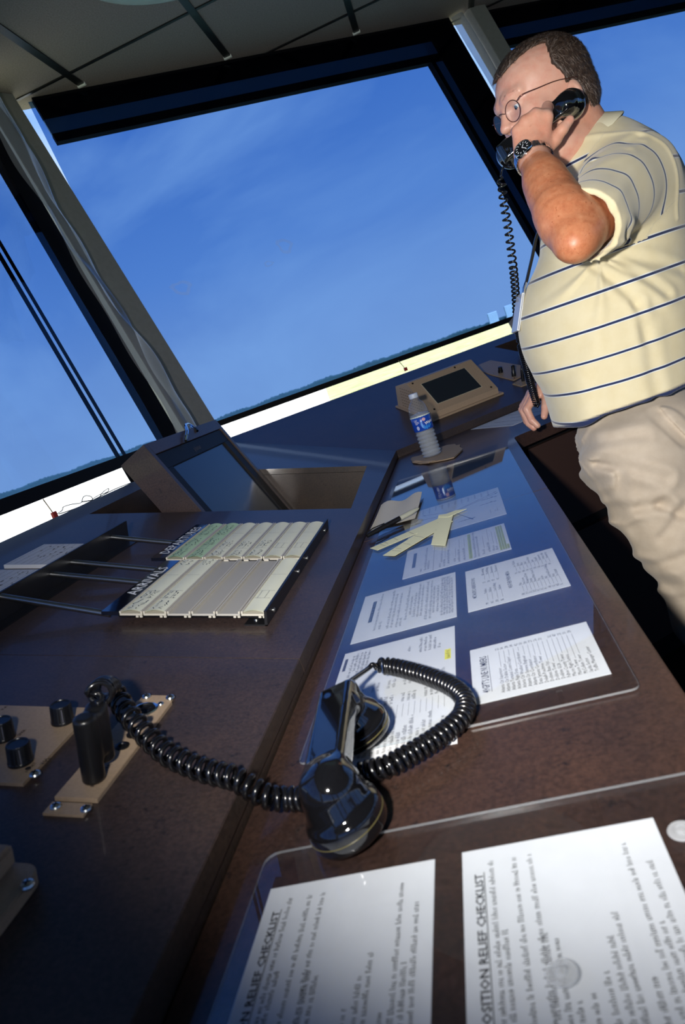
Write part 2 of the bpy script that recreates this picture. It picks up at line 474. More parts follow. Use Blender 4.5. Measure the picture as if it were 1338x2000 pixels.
# floor and ceiling
def ring_at(z, grow=0.0):
    k = 1 + (z - A_B[2]) * 0.27 / np.linalg.norm(HEX[0][:2] - HCEN[:2]) + grow
    return [np.array([*(HCEN[:2] + (h_[:2] - HCEN[:2]) * k), z]) for h_ in HEX]
fl = [np.array([p[0], p[1], 0.0]) for p in ring_at(A_B[2], 0.03)]
tag(MB().prism([p - np.array([0, 0, 0.1]) for p in fl], (0, 0, 0.1), FLOORM).build('floor', smooth=0), kind='structure')
cr = ring_at(CEIL, 0.02)
ceil = MB().prism(cr, (0, 0, 0.08), CEILM).build('ceiling', smooth=0); tag(ceil, kind='structure')
def clip_line(p, d):      # part of the line inside the ceiling polygon
    ts = []
    for i in range(6):
        a, b = cr[i][:2], cr[(i + 1) % 6][:2]; e = b - a
        den = d[0] * e[1] - d[1] * e[0]
        if abs(den) < 1e-9: continue
        w = a - p; t = (w[0] * e[1] - w[1] * e[0]) / den; q = (w[0] * d[1] - w[1] * d[0]) / den
        if 0 <= q <= 1: ts.append(t)
    return (min(ts), max(ts)) if len(ts) >= 2 else None
g = MB()
for k in range(-3, 12):
    x = (0.04 + 1.7767 * k) * UW
    c = clip_line(np.array([x, 0.]), np.array([0, 1.]))
    if c:
        g.box(np.array([x, 0, CEIL]), np.array([1., 0, 0]), np.array([0, 1., 0]), np.array([0, 0, 1.]), (-0.017, 0.017), (c[0] + 0.08, c[1] - 0.17), (-0.006, 0.001), GRIDM)
        g.box(np.array([x, 0, CEIL]), np.array([1., 0, 0]), np.array([0, 1., 0]), np.array([0, 0, 1.]), (-0.021, 0.021), (c[1] - 0.17, c[1] - 0.158), (-0.012, 0.001), CLIPM)
for k in range(-12, 6):
    y = (9.02 + 1.78 * k) * UW
    c = clip_line(np.array([0., y]), np.array([1., 0]))
    if c: g.box(np.array([0, y, CEIL]), np.array([1., 0, 0]), np.array([0, 1., 0]), np.array([0, 0, 1.]), (c[0] + 0.08, c[1] - 0.08), (-0.008, 0.008), (-0.005, 0.001), GRIDM)
go = g.build('grid_bar', ceil, smooth=0)

gp = [plane_hit(x, y, (0, 0, CEIL - 0.06), np.array([0, 0, 1.])) for x, y in ((178, 0), (262, 6), (345, 2))]
(ax_, ay_), (bx_, by_), (cx_, cy_) = [p_[:2] for p_ in gp]
d_ = 2 * (ax_ * (by_ - cy_) + bx_ * (cy_ - ay_) + cx_ * (ay_ - by_))
gx = ((ax_**2 + ay_**2) * (by_ - cy_) + (bx_**2 + by_**2) * (cy_ - ay_) + (cx_**2 + cy_**2) * (ay_ - by_)) / d_
gy = ((ax_**2 + ay_**2) * (cx_ - bx_) + (bx_**2 + by_**2) * (ax_ - cx_) + (cx_**2 + cy_**2) * (bx_ - ax_)) / d_
gr_ = math.hypot(ax_ - gx, ay_ - gy); print('GLASS LIGHT', gx, gy, gr_)
gl_ = min(gr_, 0.45); pm_ = np.array([bx_, by_]); gc_ = pm_ + (np.array([gx, gy]) - pm_) / gr_ * gl_
clt = empty('ceiling_light', (gc_[0], gc_[1], CEIL - 0.09), 'round ceiling light with a greenish glass rim at the top edge of the frame', 'ceiling light')
m = MB(); m.lathe((gc_[0], gc_[1], CEIL), np.array([0, 0, -1.]), [(gl_ * 0.45, 0), (gl_ * 0.45, 0.05), (0, 0.05)], mat('white_lamp_body', (0.6, 0.62, 0.6), 0.4), 48, cap=False); m.build('lamp_body', clt, smooth=40)
m = MB(); m.lathe((gc_[0], gc_[1], CEIL), np.array([0, 0, -1.]), [(0.0, 0.056), (gl_, 0.056), (gl_, 0.068), (0, 0.068)], sheetmat('greenish_glass', (0.70, 0.86, 0.80), 1.5, 0.05, haze=0.25), 64, cap=False); m.build('glass_disc', clt, smooth=40)

# walls below the windows, window frames, panes, shades
WN = ['centre', 'right', 'right_rear', 'rear', 'left_rear', 'left']
for i in range(6):
    mb = MB()
    s, d, o, lean = WALLS[i]
    base = s.copy(); top = Wp(i, 0, -0.42); lo = -o * 0.0
    ring = [Wp(i, -0.3, -0.42, -0.25), Wp(i, 14.2, -0.42, -0.25), Wp(i, 14.2, -0.42, 0.0), Wp(i, -0.3, -0.42, 0.0)]
    mb.prism([np.array([p[0], p[1], 0]) for p in ring], (0, 0, Z(-0.42)), WALLM)
    tag(mb.build('wall_' + WN[i], smooth=0), kind='structure')
SHADES = {0: 'blue tinted roller shade drawn over the centre window, left of the grey mullion', 5: 'blue tinted roller shade over the left window with a crumpled edge beside the corner post'}
nwin = 0
for i in range(6):
    for b in range(2):
        nwin += 1
        t0 = 0.10 if b == 0 else 7.12; t1 = 6.5 if b == 0 else 13.7
        if i == 5: t0, t1 = (0.2, 6.6) if b == 0 else (7.2, 12.22)
        w = empty('window_%d' % nwin, Wp(i, (t0 + t1) / 2, -0.42)); tag(w, kind='structure')
        fr = MB()
        wbox(fr, i, (t0, t1), (4.37, 4.70), (-0.10, 0.02), FRAMEBLACK)
        wbox(fr, i, (t0, t1), (4.15, 4.37), (-0.10, -0.04), FRAMENAVY)
        wbox(fr, i, (t0, t1), (4.035, 4.15), (-0.12, 0.0), FRAMEBLACK)
        wbox(fr, i, (t0, t1), (-0.42, -0.34), (-0.2, 0.0), FRAMEBLACK)
        if i == 0:
            e = t1 if b == 0 else t1
            wbox(fr, i, (5.86, 5.93) if b == 0 else (13.1, 13.2), (-0.34, 4.15), (-0.12, 0.0), FRAMEBLACK)
            wbox(fr, i, (5.93, 6.09) if b == 0 else (13.2, 13.4), (-0.34, 4.37), (-0.10, -0.04), FRAMENAVY)
            wbox(fr, i, (6.09, 6.56) if b == 0 else (13.4, 13.9), (-0.34, 4.70), (-0.10, 0.02), FRAMEBLACK)
        elif i == 5 and b == 1:
            wbox(fr, i, (13.9 - 1.70, 13.9 - 1.25), (-0.42, 4.70), (-0.02, 0.04), FRAMEBLACK)
            wbox(fr, i, (13.9 - 2.335, 13.9 - 2.29), (-0.34, 4.15), (-0.115, -0.10), FRAMEBLACK)
            wbox(fr, i, (13.9 - 2.475, 13.9 - 2.415), (-0.34, 4.15), (-0.115, -0.10), FRAMEBLACK)
        fo = fr.build('frame', w, smooth=0)
        pa = MB(); pa.quad(Wp(i, t0 - 0.3, -0.36, -0.15), Wp(i, t1 + 0.3, -0.36, -0.15), Wp(i, t1 + 0.3, 4.6, -0.15), Wp(i, t0 - 0.3, 4.6, -0.15), sheetmat('window_glass', (0.985, 0.99, 0.99), 1.12) if 'window_glass' not in MATS else MATS['window_glass'])
        pa.build('pane', w, smooth=0)
        # shade
        visible = (i == 0) or (i == 5 and b == 1)
        lab = {(0, 0): 'blue tinted roller shade drawn down the wide centre window between the two grey posts',
               (0, 1): 'blue tinted roller shade behind the back of the man, right of the grey mullion',
               (5, 1): 'blue tinted roller shade on the left window with crumpled silvery edge beside the post'}.get((i, b), 'blue tinted roller shade on the %s window of the %s wall' % (('first', 'second')[b], WN[i].replace('_', ' ')))
        sh = empty('roller_shade', Wp(i, (t0 + t1) / 2, -0.1), lab, 'window shade')
        zb = -0.07 if i == 0 else -0.10
        ft1 = 12.22 if (i == 5 and b == 1) else (6.52 if (i == 0 and b == 0) else t1)
        ft0 = -0.06 if (i == 0 and b == 0) else t0
        f = MB()
        nt, nz = 24, 16
        vs = []
        for a in range(nt + 1):
            for c in range(nz + 1):
                tt = ft0 + (ft1 - ft0) * a / nt; zz = zb + (4.6 - zb) * c / nz
                if i == 0 and b == 0: tt += (0.075 * max(0, zz - 3.4)) * (1 - a / nt) ** 3
                if i == 5 and b == 1: tt += 0.0
                vs.append(Wp(i, tt, zz, 0.05 + 0.008 * math.sin(a * 1.3 + c * 0.7)))
        f.add(vs, [(a * (nz + 1) + c, (a + 1) * (nz + 1) + c, (a + 1) * (nz + 1) + c + 1, a * (nz + 1) + c + 1) for a in range(nt) for c in range(nz)], FILM)
        f.build('film', sh, smooth=180)
        bb = MB(); wbox(bb, i, (ft0 - 0.02, ft1), (zb - 0.01, zb + (0.062 if i == 0 else 0.09)), (0.03, 0.075), MATTBLACK)
        bb.build('bottom_bar', sh, smooth=0)
        if i == 5 and b == 1:      # crumpled edge of the film, gathered beside the corner post
            cu = MB(); vs = []; na, nc = 16, 60
            for c in range(nc + 1):
                zz = -0.05 + 4.65 * c / nc
                for a in range(na + 1):
                    q = a / na; tt = 13.9 - 1.44 + 0.38 * q + 0.02 * math.sin(zz * 1.4)
                    off = 0.10 + 0.16 * math.sin(q * 3.1) * (0.6 + 0.4 * math.sin(zz * 1.7 + 1.0)) + 0.022 * math.sin(q * 9 + zz * 3.1) + 0.02 * math.sin(zz * 5.3 - q * 6)
                    vs.append(Wp(i, tt, zz, off))
            cu.add(vs, [(c * (na + 1) + a, c * (na + 1) + a + 1, (c + 1) * (na + 1) + a + 1, (c + 1) * (na + 1) + a) for c in range(nc) for a in range(na)], CURL)
            q = cu.build('crumpled_edge', sh, smooth=180); q['label'] = 'silvery crumpled film edge'
        if i == 0 and b == 0:      # the same at its right edge, beside the mullion
            cu = MB(); vs = []; na, nc = 8, 40
            for c in range(nc + 1):
                zz = -0.05 + 4.68 * c / nc
                for a in range(na + 1):
                    q = a / na
                    vs.append(Wp(i, 6.56 + 0.25 * q, zz, 0.06 + 0.10 * math.sin(q * 3.1) + 0.01 * math.sin(zz * 4 + q * 5)))
            cu.add(vs, [(c * (na + 1) + a, c * (na + 1) + a + 1, (c + 1) * (na + 1) + a + 1, (c + 1) * (na + 1) + a) for c in range(nc) for a in range(na)], CURL)
            q = cu.build('crumpled_edge', sh, smooth=180); q['label'] = 'silvery curled film edge'
            for (sx, sy, w_, h_, k_) in ((355, 562, 0.10, 0.075, 0), (556, 480, 0.08, 0.085, 1), (525, 515, 0.05, 0.03, 2)):   # pale patches that stand in for reflections in the film
                s_, d_, o_, ln_ = WALLS[0]
                nrm = np.cross(d_, ln_); c_ = plane_hit(sx, sy, Wp(0, 3, 2, 0.075), nrm)
                upv = ln_ / np.linalg.norm(ln_)
                sm = MB(); ring = []
                for q_ in range(14):
                    an = 2 * math.pi * q_ / 14; rr = 1 + 0.14 * math.sin(3 * an + k_) + 0.1 * math.cos(5 * an)
                    ring.append((math.cos(an) * rr, math.sin(an) * rr))
                out = [c_ + d_ * x * w_ / 2 + upv * y * h_ / 2 for x, y in ring]; inn = [c_ + d_ * x * w_ * 0.3 + upv * y * h_ * 0.3 for x, y in ring]
                n_ = len(out); sm.add(out + inn, [(j, (j + 1) % n_, n_ + (j + 1) % n_, n_ + j) for j in range(n_)], REFLPATCH)
                sm.build('reflection_patch', sh, smooth=0)

# corner post and mullion (trim)
Rb = Wp(0, 0.08, -0.34, 0.12); Rt = Wp(0, 0.08, 4.66, 0.12)
bis = np.array([-0.866, 0.5, 0.]); across = np.array([0.5, 0.866, 0.])
def hit_face(x, y, P): return plane_hit(x, y, P, bis)
# face plane through the right edge line, facing the bisector
ln = (Rt - Rb); nface = np.cross(ln, across); nface /= np.linalg.norm(nface)
Rb2 = plane_hit(424, 826, Wp(0, 0.08, -0.1, 0.12), np.cross(F_d, A_L)); 
Lb = plane_hit(360, 839, Rb2, nface); Lt = plane_hit(0, 245, Rb2, nface); Rm = plane_hit(119, 335, Rb2, nface); Rm2 = plane_hit(419, 819, Rb2, nface)
def ext(a, b, z): return a + (b - a) * ((z - a[2]) / (b[2] - a[2]))
pR = [ext(Rm2, Rm, Z(-0.6)), ext(Rm2, Rm, CEIL)]; pL = [ext(Lb, Lt, Z(-0.6)), ext(Lb, Lt, CEIL)]
back = bis * 0.09 + np.array([0, 0, 0.0])
mb = MB().hexa([pL[0], pR[0], pR[0] + back, pL[0] + back, pL[1], pR[1], pR[1] + back, pL[1] + back], POSTGREY)
tag(mb.build('trim_1', smooth=0, bev=0.002), 'grey corner post between the left and centre windows', kind='structure')
mb = MB(); wbox(mb, 0, (6.82, 7.12), (-0.42, 4.66), (-0.1, 0.22), POSTGREY)
tag(mb.build('trim_2', smooth=0, bev=0.002), 'grey mullion right of the centre window', kind='structure')
n = 3
for i in range(6):
    if i != 0:
        mb = MB(); wbox(mb, i, (6.6, 7.2), (-0.42, 4.66), (-0.1, 0.2), POSTGREY); tag(mb.build('trim_%d' % n, smooth=0), kind='structure'); n += 1
    if i not in (0,):
        mb = MB(); c0 = HEX[i]; r = (c0 - HCEN); r[2] = 0; r /= np.linalg.norm(r)
        k0 = c0 - r * 0.05; k1 = k0 + np.array([r[0], r[1], 0]) * 0.265 * (CEIL - c0[2]) + np.array([0, 0, CEIL - c0[2]])
        mb.tube([np.array([k0[0], k0[1], 0.9]), k0, k1], [0.16, 0.16, 0.2], POSTGREY, seg=8)
        tag(mb.build('trim_%d' % n, smooth=0), kind='structure'); n += 1

# ================================================================== CONSOLES
def console_fascia_ring(P, Q): return P, Q
BOT = np.array([0, 0, -0.055 * U])
def slab(mb, pts, m, th=0.055, edge=None):
    mb.prism([p - np.array([0, 0, th * U]) for p in pts], (0, 0, th * U), m, edge or EDGE)
crease_u = lambda u: None
# crease: direction on L plane where the two planes meet
def crease(u):      # point of the crease at slope distance u on L
    return Lp(u, 0) * 0 + (F_O + np.array([-0.866, 0.5, 0]) * (u / NRM * U / 0.866) + np.array([0, 0, K * u / NRM * U]))
YS = 2.26
c1 = empty('control_console', (EX - 0.4, 0.3, 0.0), 'brown laminate sloped console at lower left carrying the beige panels', 'console')
m = MB(); slab(m, [Lp(0, -3.0), Lp(2.345, -3.0), Lp(2.345, YS - 0.002), Lp(0, YS - 0.002)], LAMD)
m.build('sloped_top', c1, smooth=0, bev=0.0008)
m = MB(); m.hexa([np.array([EX - 0.6, -3 * U, 0]), np.array([EX - 0.02, -3 * U, 0]), np.array([EX - 0.02, (YS - 0.01) * U, 0]), np.array([EX - 0.6, (YS - 0.01) * U, 0]),
                  Lp(2.0, -3, -0.06), Lp(0.06, -3, -0.06), Lp(0.06, YS - 0.01, -0.06), Lp(2.0, YS - 0.01, -0.06)], EDGE)
m.build('cabinet', c1, smooth=0)
m = MB(); m.box(np.array([EX, 0, 0]), np.array([1., 0, 0]), np.array([0, 1., 0]), np.array([0, 0, 1.]), (-0.018, -0.001), (-3 * U, (YS - 0.002) * U), (DESK - 0.03, EZ - 0.055 * U), EDGE)
m.build('front_fascia', c1, smooth=0)

c2 = empty('control_console', (EX - 0.4, 1.5, 0.0), 'brown laminate sloped console with the flat monitor sunk in it, left of the desk', 'console')
H0, H1, HA, HB = 4.6, 6.28, 0.13, 2.12
m = MB()
slab(m, [Lp(0, YS), Lp(2.345, YS), Lp(2.345, H0), Lp(HB, H0), Lp(HA, H0), Lp(0, H0)], LAMD)
slab(m, [Lp(0, H0), Lp(HA, H0), Lp(0.21, H1), Lp(0, H1)], LAMD)
slab(m, [Lp(HB, H0), Lp(2.345, H0), Lp(2.345, H1), Lp(HB, H1)], LAMD)
slab(m, [Lp(0, H1), Lp(0.21, H1), Lp(HB, H1), Lp(2.345, H1), crease(2.38), crease(0)], LAMD)
m.build('sloped_top', c2, smooth=0)
m = MB(); zd = np.array([0, 0, -0.75 * U])
def wall(mb, a, b, mm, th, depth=0.75, inn=None):
    mb.hexa([a + np.array([0, 0, -depth * U]), b + np.array([0, 0, -depth * U]), b + np.array([0, 0, -depth * U]) + th, a + np.array([0, 0, -depth * U]) + th, a, b, b + th, a + th], mm)
e = 0.004
wall(m, Lp(0.21, H1, -0.056), Lp(HB, H1, -0.056), EDGE, np.array([0, 0.012, 0]))
wall(m, Lp(HA, H0, -0.056), Lp(0.21, H1, -0.056), EDGE, np.array([0.012, 0, 0]))
wall(m, Lp(HB, H0, -0.056), Lp(HB, H1, -0.056), EDGE, np.array([-0.012, 0, 0]))
wall(m, Lp(HA, H0, -0.056), Lp(HB, H0, -0.056), EDGE, np.array([0, -0.012, 0]))
m.hexa([Lp(HA, H0) + zd - np.array([0, 0, .01]), Lp(HB, H0) + np.array([0, 0, -1.3 * U]), Lp(HB, H1) + np.array([0, 0, -1.3 * U]), Lp(.21, H1) + zd - np.array([0, 0, .01]),
        Lp(HA, H0) + zd, Lp(HB, H0) + np.array([0, 0, -1.27 * U]), Lp(HB, H1) + np.array([0, 0, -1.27 * U]), Lp(.21, H1) + zd], MATTBLACK)
m.build('monitor_well', c2, smooth=0)
m = MB()
m.box(np.array([EX, 0, 0]), np.array([1., 0, 0]), np.array([0, 1., 0]), np.array([0, 0, 1.]), (-0.018, -0.001), ((YS) * U, (7.13) * U), (DESK - 0.03, EZ - 0.055 * U), EDGE)
m.build('front_fascia', c2, smooth=0)
m = MB(); m.box(np.array([EX, 0, 0]), np.array([1., 0, 0]), np.array([0, 1., 0]), np.array([0, 0, 1.]), (-0.5, -0.02), (YS * U, H0 * U - 0.02), (0, DESK - 0.03), EDGE)
m.build('cabinet', c2, smooth=0)

c3 = empty('control_console', F_O + F_d * 1.2 + F_o * 0.4 - np.array([0, 0, EZ]), 'brown laminate sloped console under the centre window with the beige touch panel', 'console')
m = MB(); g0, g1, ga, gb = 2.84, 4.52, 0.13, 2.12
slab(m, [crease(0), crease(2.38), Fp(g0, 2.42), Fp(g0, 0)], LAMD)
slab(m, [Fp(g0, 0), Fp(g0, 1.55), Fp(g1, 1.55), Fp(g1, 0)], LAMD)
slab(m, [Fp(g0, gb), Fp(g0, 2.42), Fp(g1, 2.42), Fp(g1, gb)], LAMD)
slab(m, [Fp(g1, 0), Fp(g1, 2.42), Fp(13.5, 2.42), Fp(13.5, 0)], LAMD)
m.build('sloped_top', c3, smooth=0)
m = MB()
wall(m, Fp(g0, 1.55, -0.056), Fp(g0, gb, -0.056), EDGE, -F_d * 0.012)
wall(m, Fp(g0, gb, -0.056), Fp(g1, gb, -0.056), EDGE, F_o * 0.012)
wall(m, Fp(g0, 1.55, -0.056), Fp(g1, 1.55, -0.056), EDGE, -F_o * 0.012)
wall(m, Fp(g1, 1.55, -0.056), Fp(g1, gb, -0.056), EDGE, F_d * 0.012)
m.build('monitor_well', c3, smooth=0)
m = MB(); A0 = F_O.copy(); A0[2] = 0
m.box(A0, F_d, F_o, np.array([0, 0, 1.]), (0.0, 13.5 * U), (0.001, 0.018), (DESK - 0.03, EZ - 0.055 * U), EDGE)
m.build('front_fascia', c3, smooth=0)
m = MB(); m.box(A0, F_d, F_o, np.array([0, 0, 1.]), (0.3, 13.5 * U), (0.02, 0.4), (0.0, DESK - 0.04), EDGE)
m.build('cabinet', c3, smooth=0)

# desk worktop (level), two slabs joined
DX0, DX1 = EX, 0.293 * U
YJ = 4.02
inner = F_O + np.array([0.866, -0.5, 0]) * (DX1 - EX) / 0.866; CORN = np.array([DX1, 6.13 * U, 0])
def dk(x, y, z=DESK): return np.array([x, y, z])
d1 = empty('desk_worktop', (-0.1, 0.2, 0), 'brown laminate level desk worktop in the foreground under the handset', 'desk')
m = MB(); m.prism([dk(DX0, -3 * U, DESK - 0.04), dk(DX1, -3 * U, DESK - 0.04), dk(DX1, YJ * U - 0.0006, DESK - 0.04), dk(DX0, YJ * U - 0.0006, DESK - 0.04)], (0, 0, 0.04), LAM)
m.build('top', d1, smooth=0, bev=0.0015)
m = MB(); m.box(np.zeros(3), np.array([1., 0, 0]), np.array([0, 1., 0]), np.array([0, 0, 1.]), (EX + 0.02, EX + 0.06), (-3 * U, YJ * U - 0.01), (0, DESK - 0.041), EDGE)
m.build('kick_panel', d1, smooth=0)
d2 = empty('desk_worktop', (-0.1, 1.8, 0), 'brown laminate desk worktop turning the corner beyond the water bottle', 'desk')
Fd0 = F_O.copy(); Fd0[2] = 0
wdt = float((Fd0 - CORN) @ F_o)
ring = [dk(DX0, YJ * U), dk(DX1, YJ * U), dk(DX1, CORN[1] - 0.02), CORN + np.array([0.004, -0.004, DESK]), CORN + F_d * 0.02 + np.array([0, 0, DESK])]
ring += [Fd0 + F_d * 13.5 * U - F_o * wdt + np.array([0, 0, DESK]), Fd0 + F_d * 13.5 * U + np.array([0, 0, DESK]), Fd0 + np.array([0, 0, DESK])]
m = MB(); m.prism([p - np.array([0, 0, 0.04]) for p in ring], (0, 0, 0.04), LAM); m.build('top', d2, smooth=0, bev=0.0015)
m = MB(); m.box(np.zeros(3), np.array([1., 0, 0]), np.array([0, 1., 0]), np.array([0, 0, 1.]), (EX + 0.02, EX + 0.06), (YJ * U, 6.9 * U), (0, DESK - 0.041), EDGE)
RB = mat('red_brown_cabinet_panel', (0.045, 0.022, 0.015), 0.5)
m.box(CORN, F_d, F_o, np.array([0, 0, 1.]), (0.1, 1.1), (0.10, 0.13), (0.62, DESK - 0.075), RB)
m.box(CORN, F_d, F_o, np.array([0, 0, 1.]), (0.1, 1.1), (0.10, 0.13), (0.08, 0.585), RB)
m.box(CORN, F_d, F_o, np.array([0, 0, 1.]), (1.12, 3.4), (0.10, 0.13), (0.08, DESK - 0.075), RB)
m.box(CORN, F_d, F_o, np.array([0, 0, 1.]), (0.08, 3.4), (0.12, 0.2), (0.0, DESK - 0.041), MATTBLACK)
m.build('kick_panel', d2, smooth=0)

# ------------------------------------------------------------------ flat monitors in brown housings
BEZELM = mat('black_bezel_plastic', (0.005, 0.005, 0.007), 0.5, spec=0.2)
def make_monitor(O, dv, ov, s0, s1, label, logo):
    """O: console edge origin (z = edge), dv: along, ov: outward"""
    up = np.array([0, 0, 1.])
    def q(s, nn, z): return np.array([O[0], O[1], 0]) + dv * s * U + ov * nn * U + up * (CAMZ + z * U)
    ft, fb = (1.443, 0.014), (0.96, -1.22); bt, bb_ = (1.665, -0.073), (1.20, -1.30)
    r = empty('monitor_housing', q((s0 + s1) / 2, 1.2, -1.25), label, 'monitor')
    fdir = np.array([fb[0] - ft[0], fb[1] - ft[1]]); fl_ = np.hypot(*fdir); fdir /= fl_
    def ff(s, d, dp=0.0):      # on the front face: s along, d down from the top edge, dp outwards towards viewer
        nn = ft[0] + fdir[0] * d + (-1) * (-fdir[1]) * dp; z = ft[1] + fdir[1] * d + (-fdir[0]) * dp * 1.0
        return q(s, nn, z)
    m = MB()
    W_ = 0.055    # laminate border
    th = 0.25
    def hx(a0, a1, d0, d1, p0, p1, mm): m.hexa([ff(a0, d1, p0), ff(a1, d1, p0), ff(a1, d1, p1), ff(a0, d1, p1), ff(a0, d0, p0), ff(a1, d0, p0), ff(a1, d0, p1), ff(a0, d0, p1)], mm)
    hx(s0, s0 + W_, 0, fl_, -th, 0, LAMD); hx(s1 - W_, s1, 0, fl_, -th, 0, LAMD); hx(s0 + W_, s1 - W_, 0, 0.10, -th, 0, LAMD)
    hx(s0 + W_, s1 - W_, 0.10, fl_, -th, -0.10, LAMD)
    m.build('housing', r, smooth=0, bev=0.0008)
    m = MB()
    a0, a1 = s0 + W_ + 0.01, s1 - W_ - 0.01; b = 0.11
    hx(a0, a1, 0.105, 0.235, -0.09, -0.012, BEZELM); hx(a0, a0 + b, 0.235, 1.40, -0.09, -0.012, BEZELM); hx(a1 - b * 1.2, a1, 0.235, 1.40, -0.09, -0.012, BEZELM)
    put = ff((a0 + a1) / 2 - 0.09, 0.20, -0.011); ex = dv; ey = (ff(0, 0) - ff(0, 1)); ey /= np.linalg.norm(ey)
    if logo: put_text(m, 'planar', put, ex, ey, 0.022, GREYINK, lift=0.0006)
    bz = m.build('bezel', r, smooth=0, bev=0.001)
    m = MB(); hx(a0 + b, a1 - b * 1.2, 0.235, 1.40, -0.09, -0.03, LCDBIG); m.build('screen', r, smooth=0)
    return r, ff
LO = np.array([EX, 0, EZ]); mon, mff = make_monitor(LO, np.array([0, 1., 0]), np.array([-1., 0, 0]), 4.655, 6.27, 'brown housed flat monitor leaning out of the left console, chrome hook on top', True)
make_monitor(np.array([F_O[0], F_O[1], EZ]), F_d, F_o, 2.93, 4.5, 'brown housed monitor at the belly of the man, beyond the beige touch panel', False)
# chrome hook lying on the housing
m = MB(); top = lambda s, dpt, h=0.0: mff(s, 0.0, dpt) + np.array([0, 0, h])
P = [mff(5.28, 0.10, 0.02), mff(5.42, 0.03, 0.03), mff(5.62, -0.05, -0.02), mff(5.80, -0.06, -0.06), mff(5.86, -0.03, -0.09), mff(5.76, -0.02, -0.12)]
m.tube(spline(P, 6), 0.0045, CHROME, 8)
P = [mff(5.80, -0.06, -0.06), mff(5.72, -0.02, -0.02), mff(5.66, 0.05, 0.012)]
m.tube(spline(P, 6), 0.004, CHROME, 8)
tag(m.build('chrome_hook'), 'small chrome hook lying on top of the left monitor housing', 'hook')

# ================================================================== OUTSIDE
GR = mat('airfield_grass', (0.40, 0.46, 0.22), 1.0, spec=0.0)
N_, L_ = nodes(GR)
tc = N_.new('ShaderNodeTexCoord'); ns = N_.new('ShaderNodeTexNoise'); ns.inputs['Scale'].default_value = 0.02; ns.inputs['Detail'].default_value = 8; ns.inputs['Roughness'].default_value = 0.75
L_.new(tc.outputs['Object'], ns.inputs['Vector'])
setcol(GR, ramp(GR, ns.outputs['Fac'], [(0.4, (0.27, 0.32, 0.15)), (0.5, (0.36, 0.39, 0.21)), (0.62, (0.46, 0.46, 0.33))]))
GZ = -24.0
m = MB(); ring = [np.array([math.cos(a) * 6000, math.sin(a) * 6000, GZ]) for a in np.linspace(0, 2 * math.pi, 65)[:-1]]
m.add(ring, [tuple(range(64))], GR); o = m.build('ground', smooth=0); tag(o, kind='structure')
APR = mat('pale_concrete_apron', (0.62, 0.62, 0.58), 0.9, spec=0.1)
rr_ = ray(640, 770); rb_ = math.atan2(rr_[0], rr_[1])
m = MB(); m.prism([np.array([math.sin(a) * q, math.cos(a) * q, GZ + 0.02]) for q, a in ((60, rb_), (5200, rb_), (5900, rb_ - 0.6), (5900, rb_ - 1.3), (60, rb_ - 1.9))], (0, 0, 0.2), APR)
tag(m.build('ground', smooth=0), kind='structure')
TREE = mat('hazy_distant_trees', (0.10, 0.16, 0.17), 1.0, spec=0.0)
m = MB(); vs = []; R1 = 3700; n_ = 1400
for k in range(n_ + 1):
    b = -75 + 150 * k / n_; h = 14 + 10 * (0.5 + 0.5 * math.sin(k * 0.021 + 1)) + 3.5 * math.sin(k * 0.17) + random.uniform(0, 6)
    r = R1 + 120 * math.sin(k * 0.02)
    x, y = math.sin(math.radians(b)) * r, math.cos(math.radians(b)) * r
    x2, y2 = x * 1.03, y * 1.03
    vs += [(x, y, GZ), (x, y, GZ + h * 0.8 + 17), (x2, y2, GZ + h + 19), (x2, y2, GZ)]
m.add(vs, [(4 * k + j, 4 * k + j + 4, 4 * k + j + 5, 4 * k + j + 1) for k in range(n_) for j in range(3)], TREE)
tag(m.build('treeline', smooth=0), 'low hazy line of trees along the horizon beyond the airfield', 'trees', kind='stuff')
BW = mat('white_building_cladding', (0.85, 0.87, 0.9), 0.6)
for (px, py, w, h, lab) in ((963, 617, 18, 13, 'small white building on the horizon, left of the belly of the man'), (998, 604, 22, 17, 'larger white building on the horizon touching the coiled phone cord')):
    D = 3500.0; c = dep(px, py, D); sc = D / FOC
    ob = MB(); rr = W @ np.array([1., 0, 0]); rr[2] = 0; rr /= np.linalg.norm(rr); dd = np.array([-rr[1], rr[0], 0])
    zt = c[2] + h * sc / 2
    ob.box(np.array([c[0], c[1], 0]), rr, dd, np.array([0, 0, 1.]), (-w * sc / 2, w * sc / 2), (0, 20), (GZ, zt), BW)
    r0 = [np.array([c[0], c[1], zt]) + rr * x + dd * y for x, y in ((-w * sc / 2, 0), (w * sc / 2, 0), (w * sc / 2, 20), (-w * sc / 2, 20))]
    ap = [np.array([c[0], c[1], zt + 2.5]) + rr * x + dd * 10 for x in (-w * sc / 2, w * sc / 2)]
    ob.add(r0 + ap, [(0, 1, 5, 4), (2, 3, 4, 5), (1, 2, 5), (3, 0, 4)], BW)
    tag(ob.build('distant_building', smooth=0), lab, 'building')

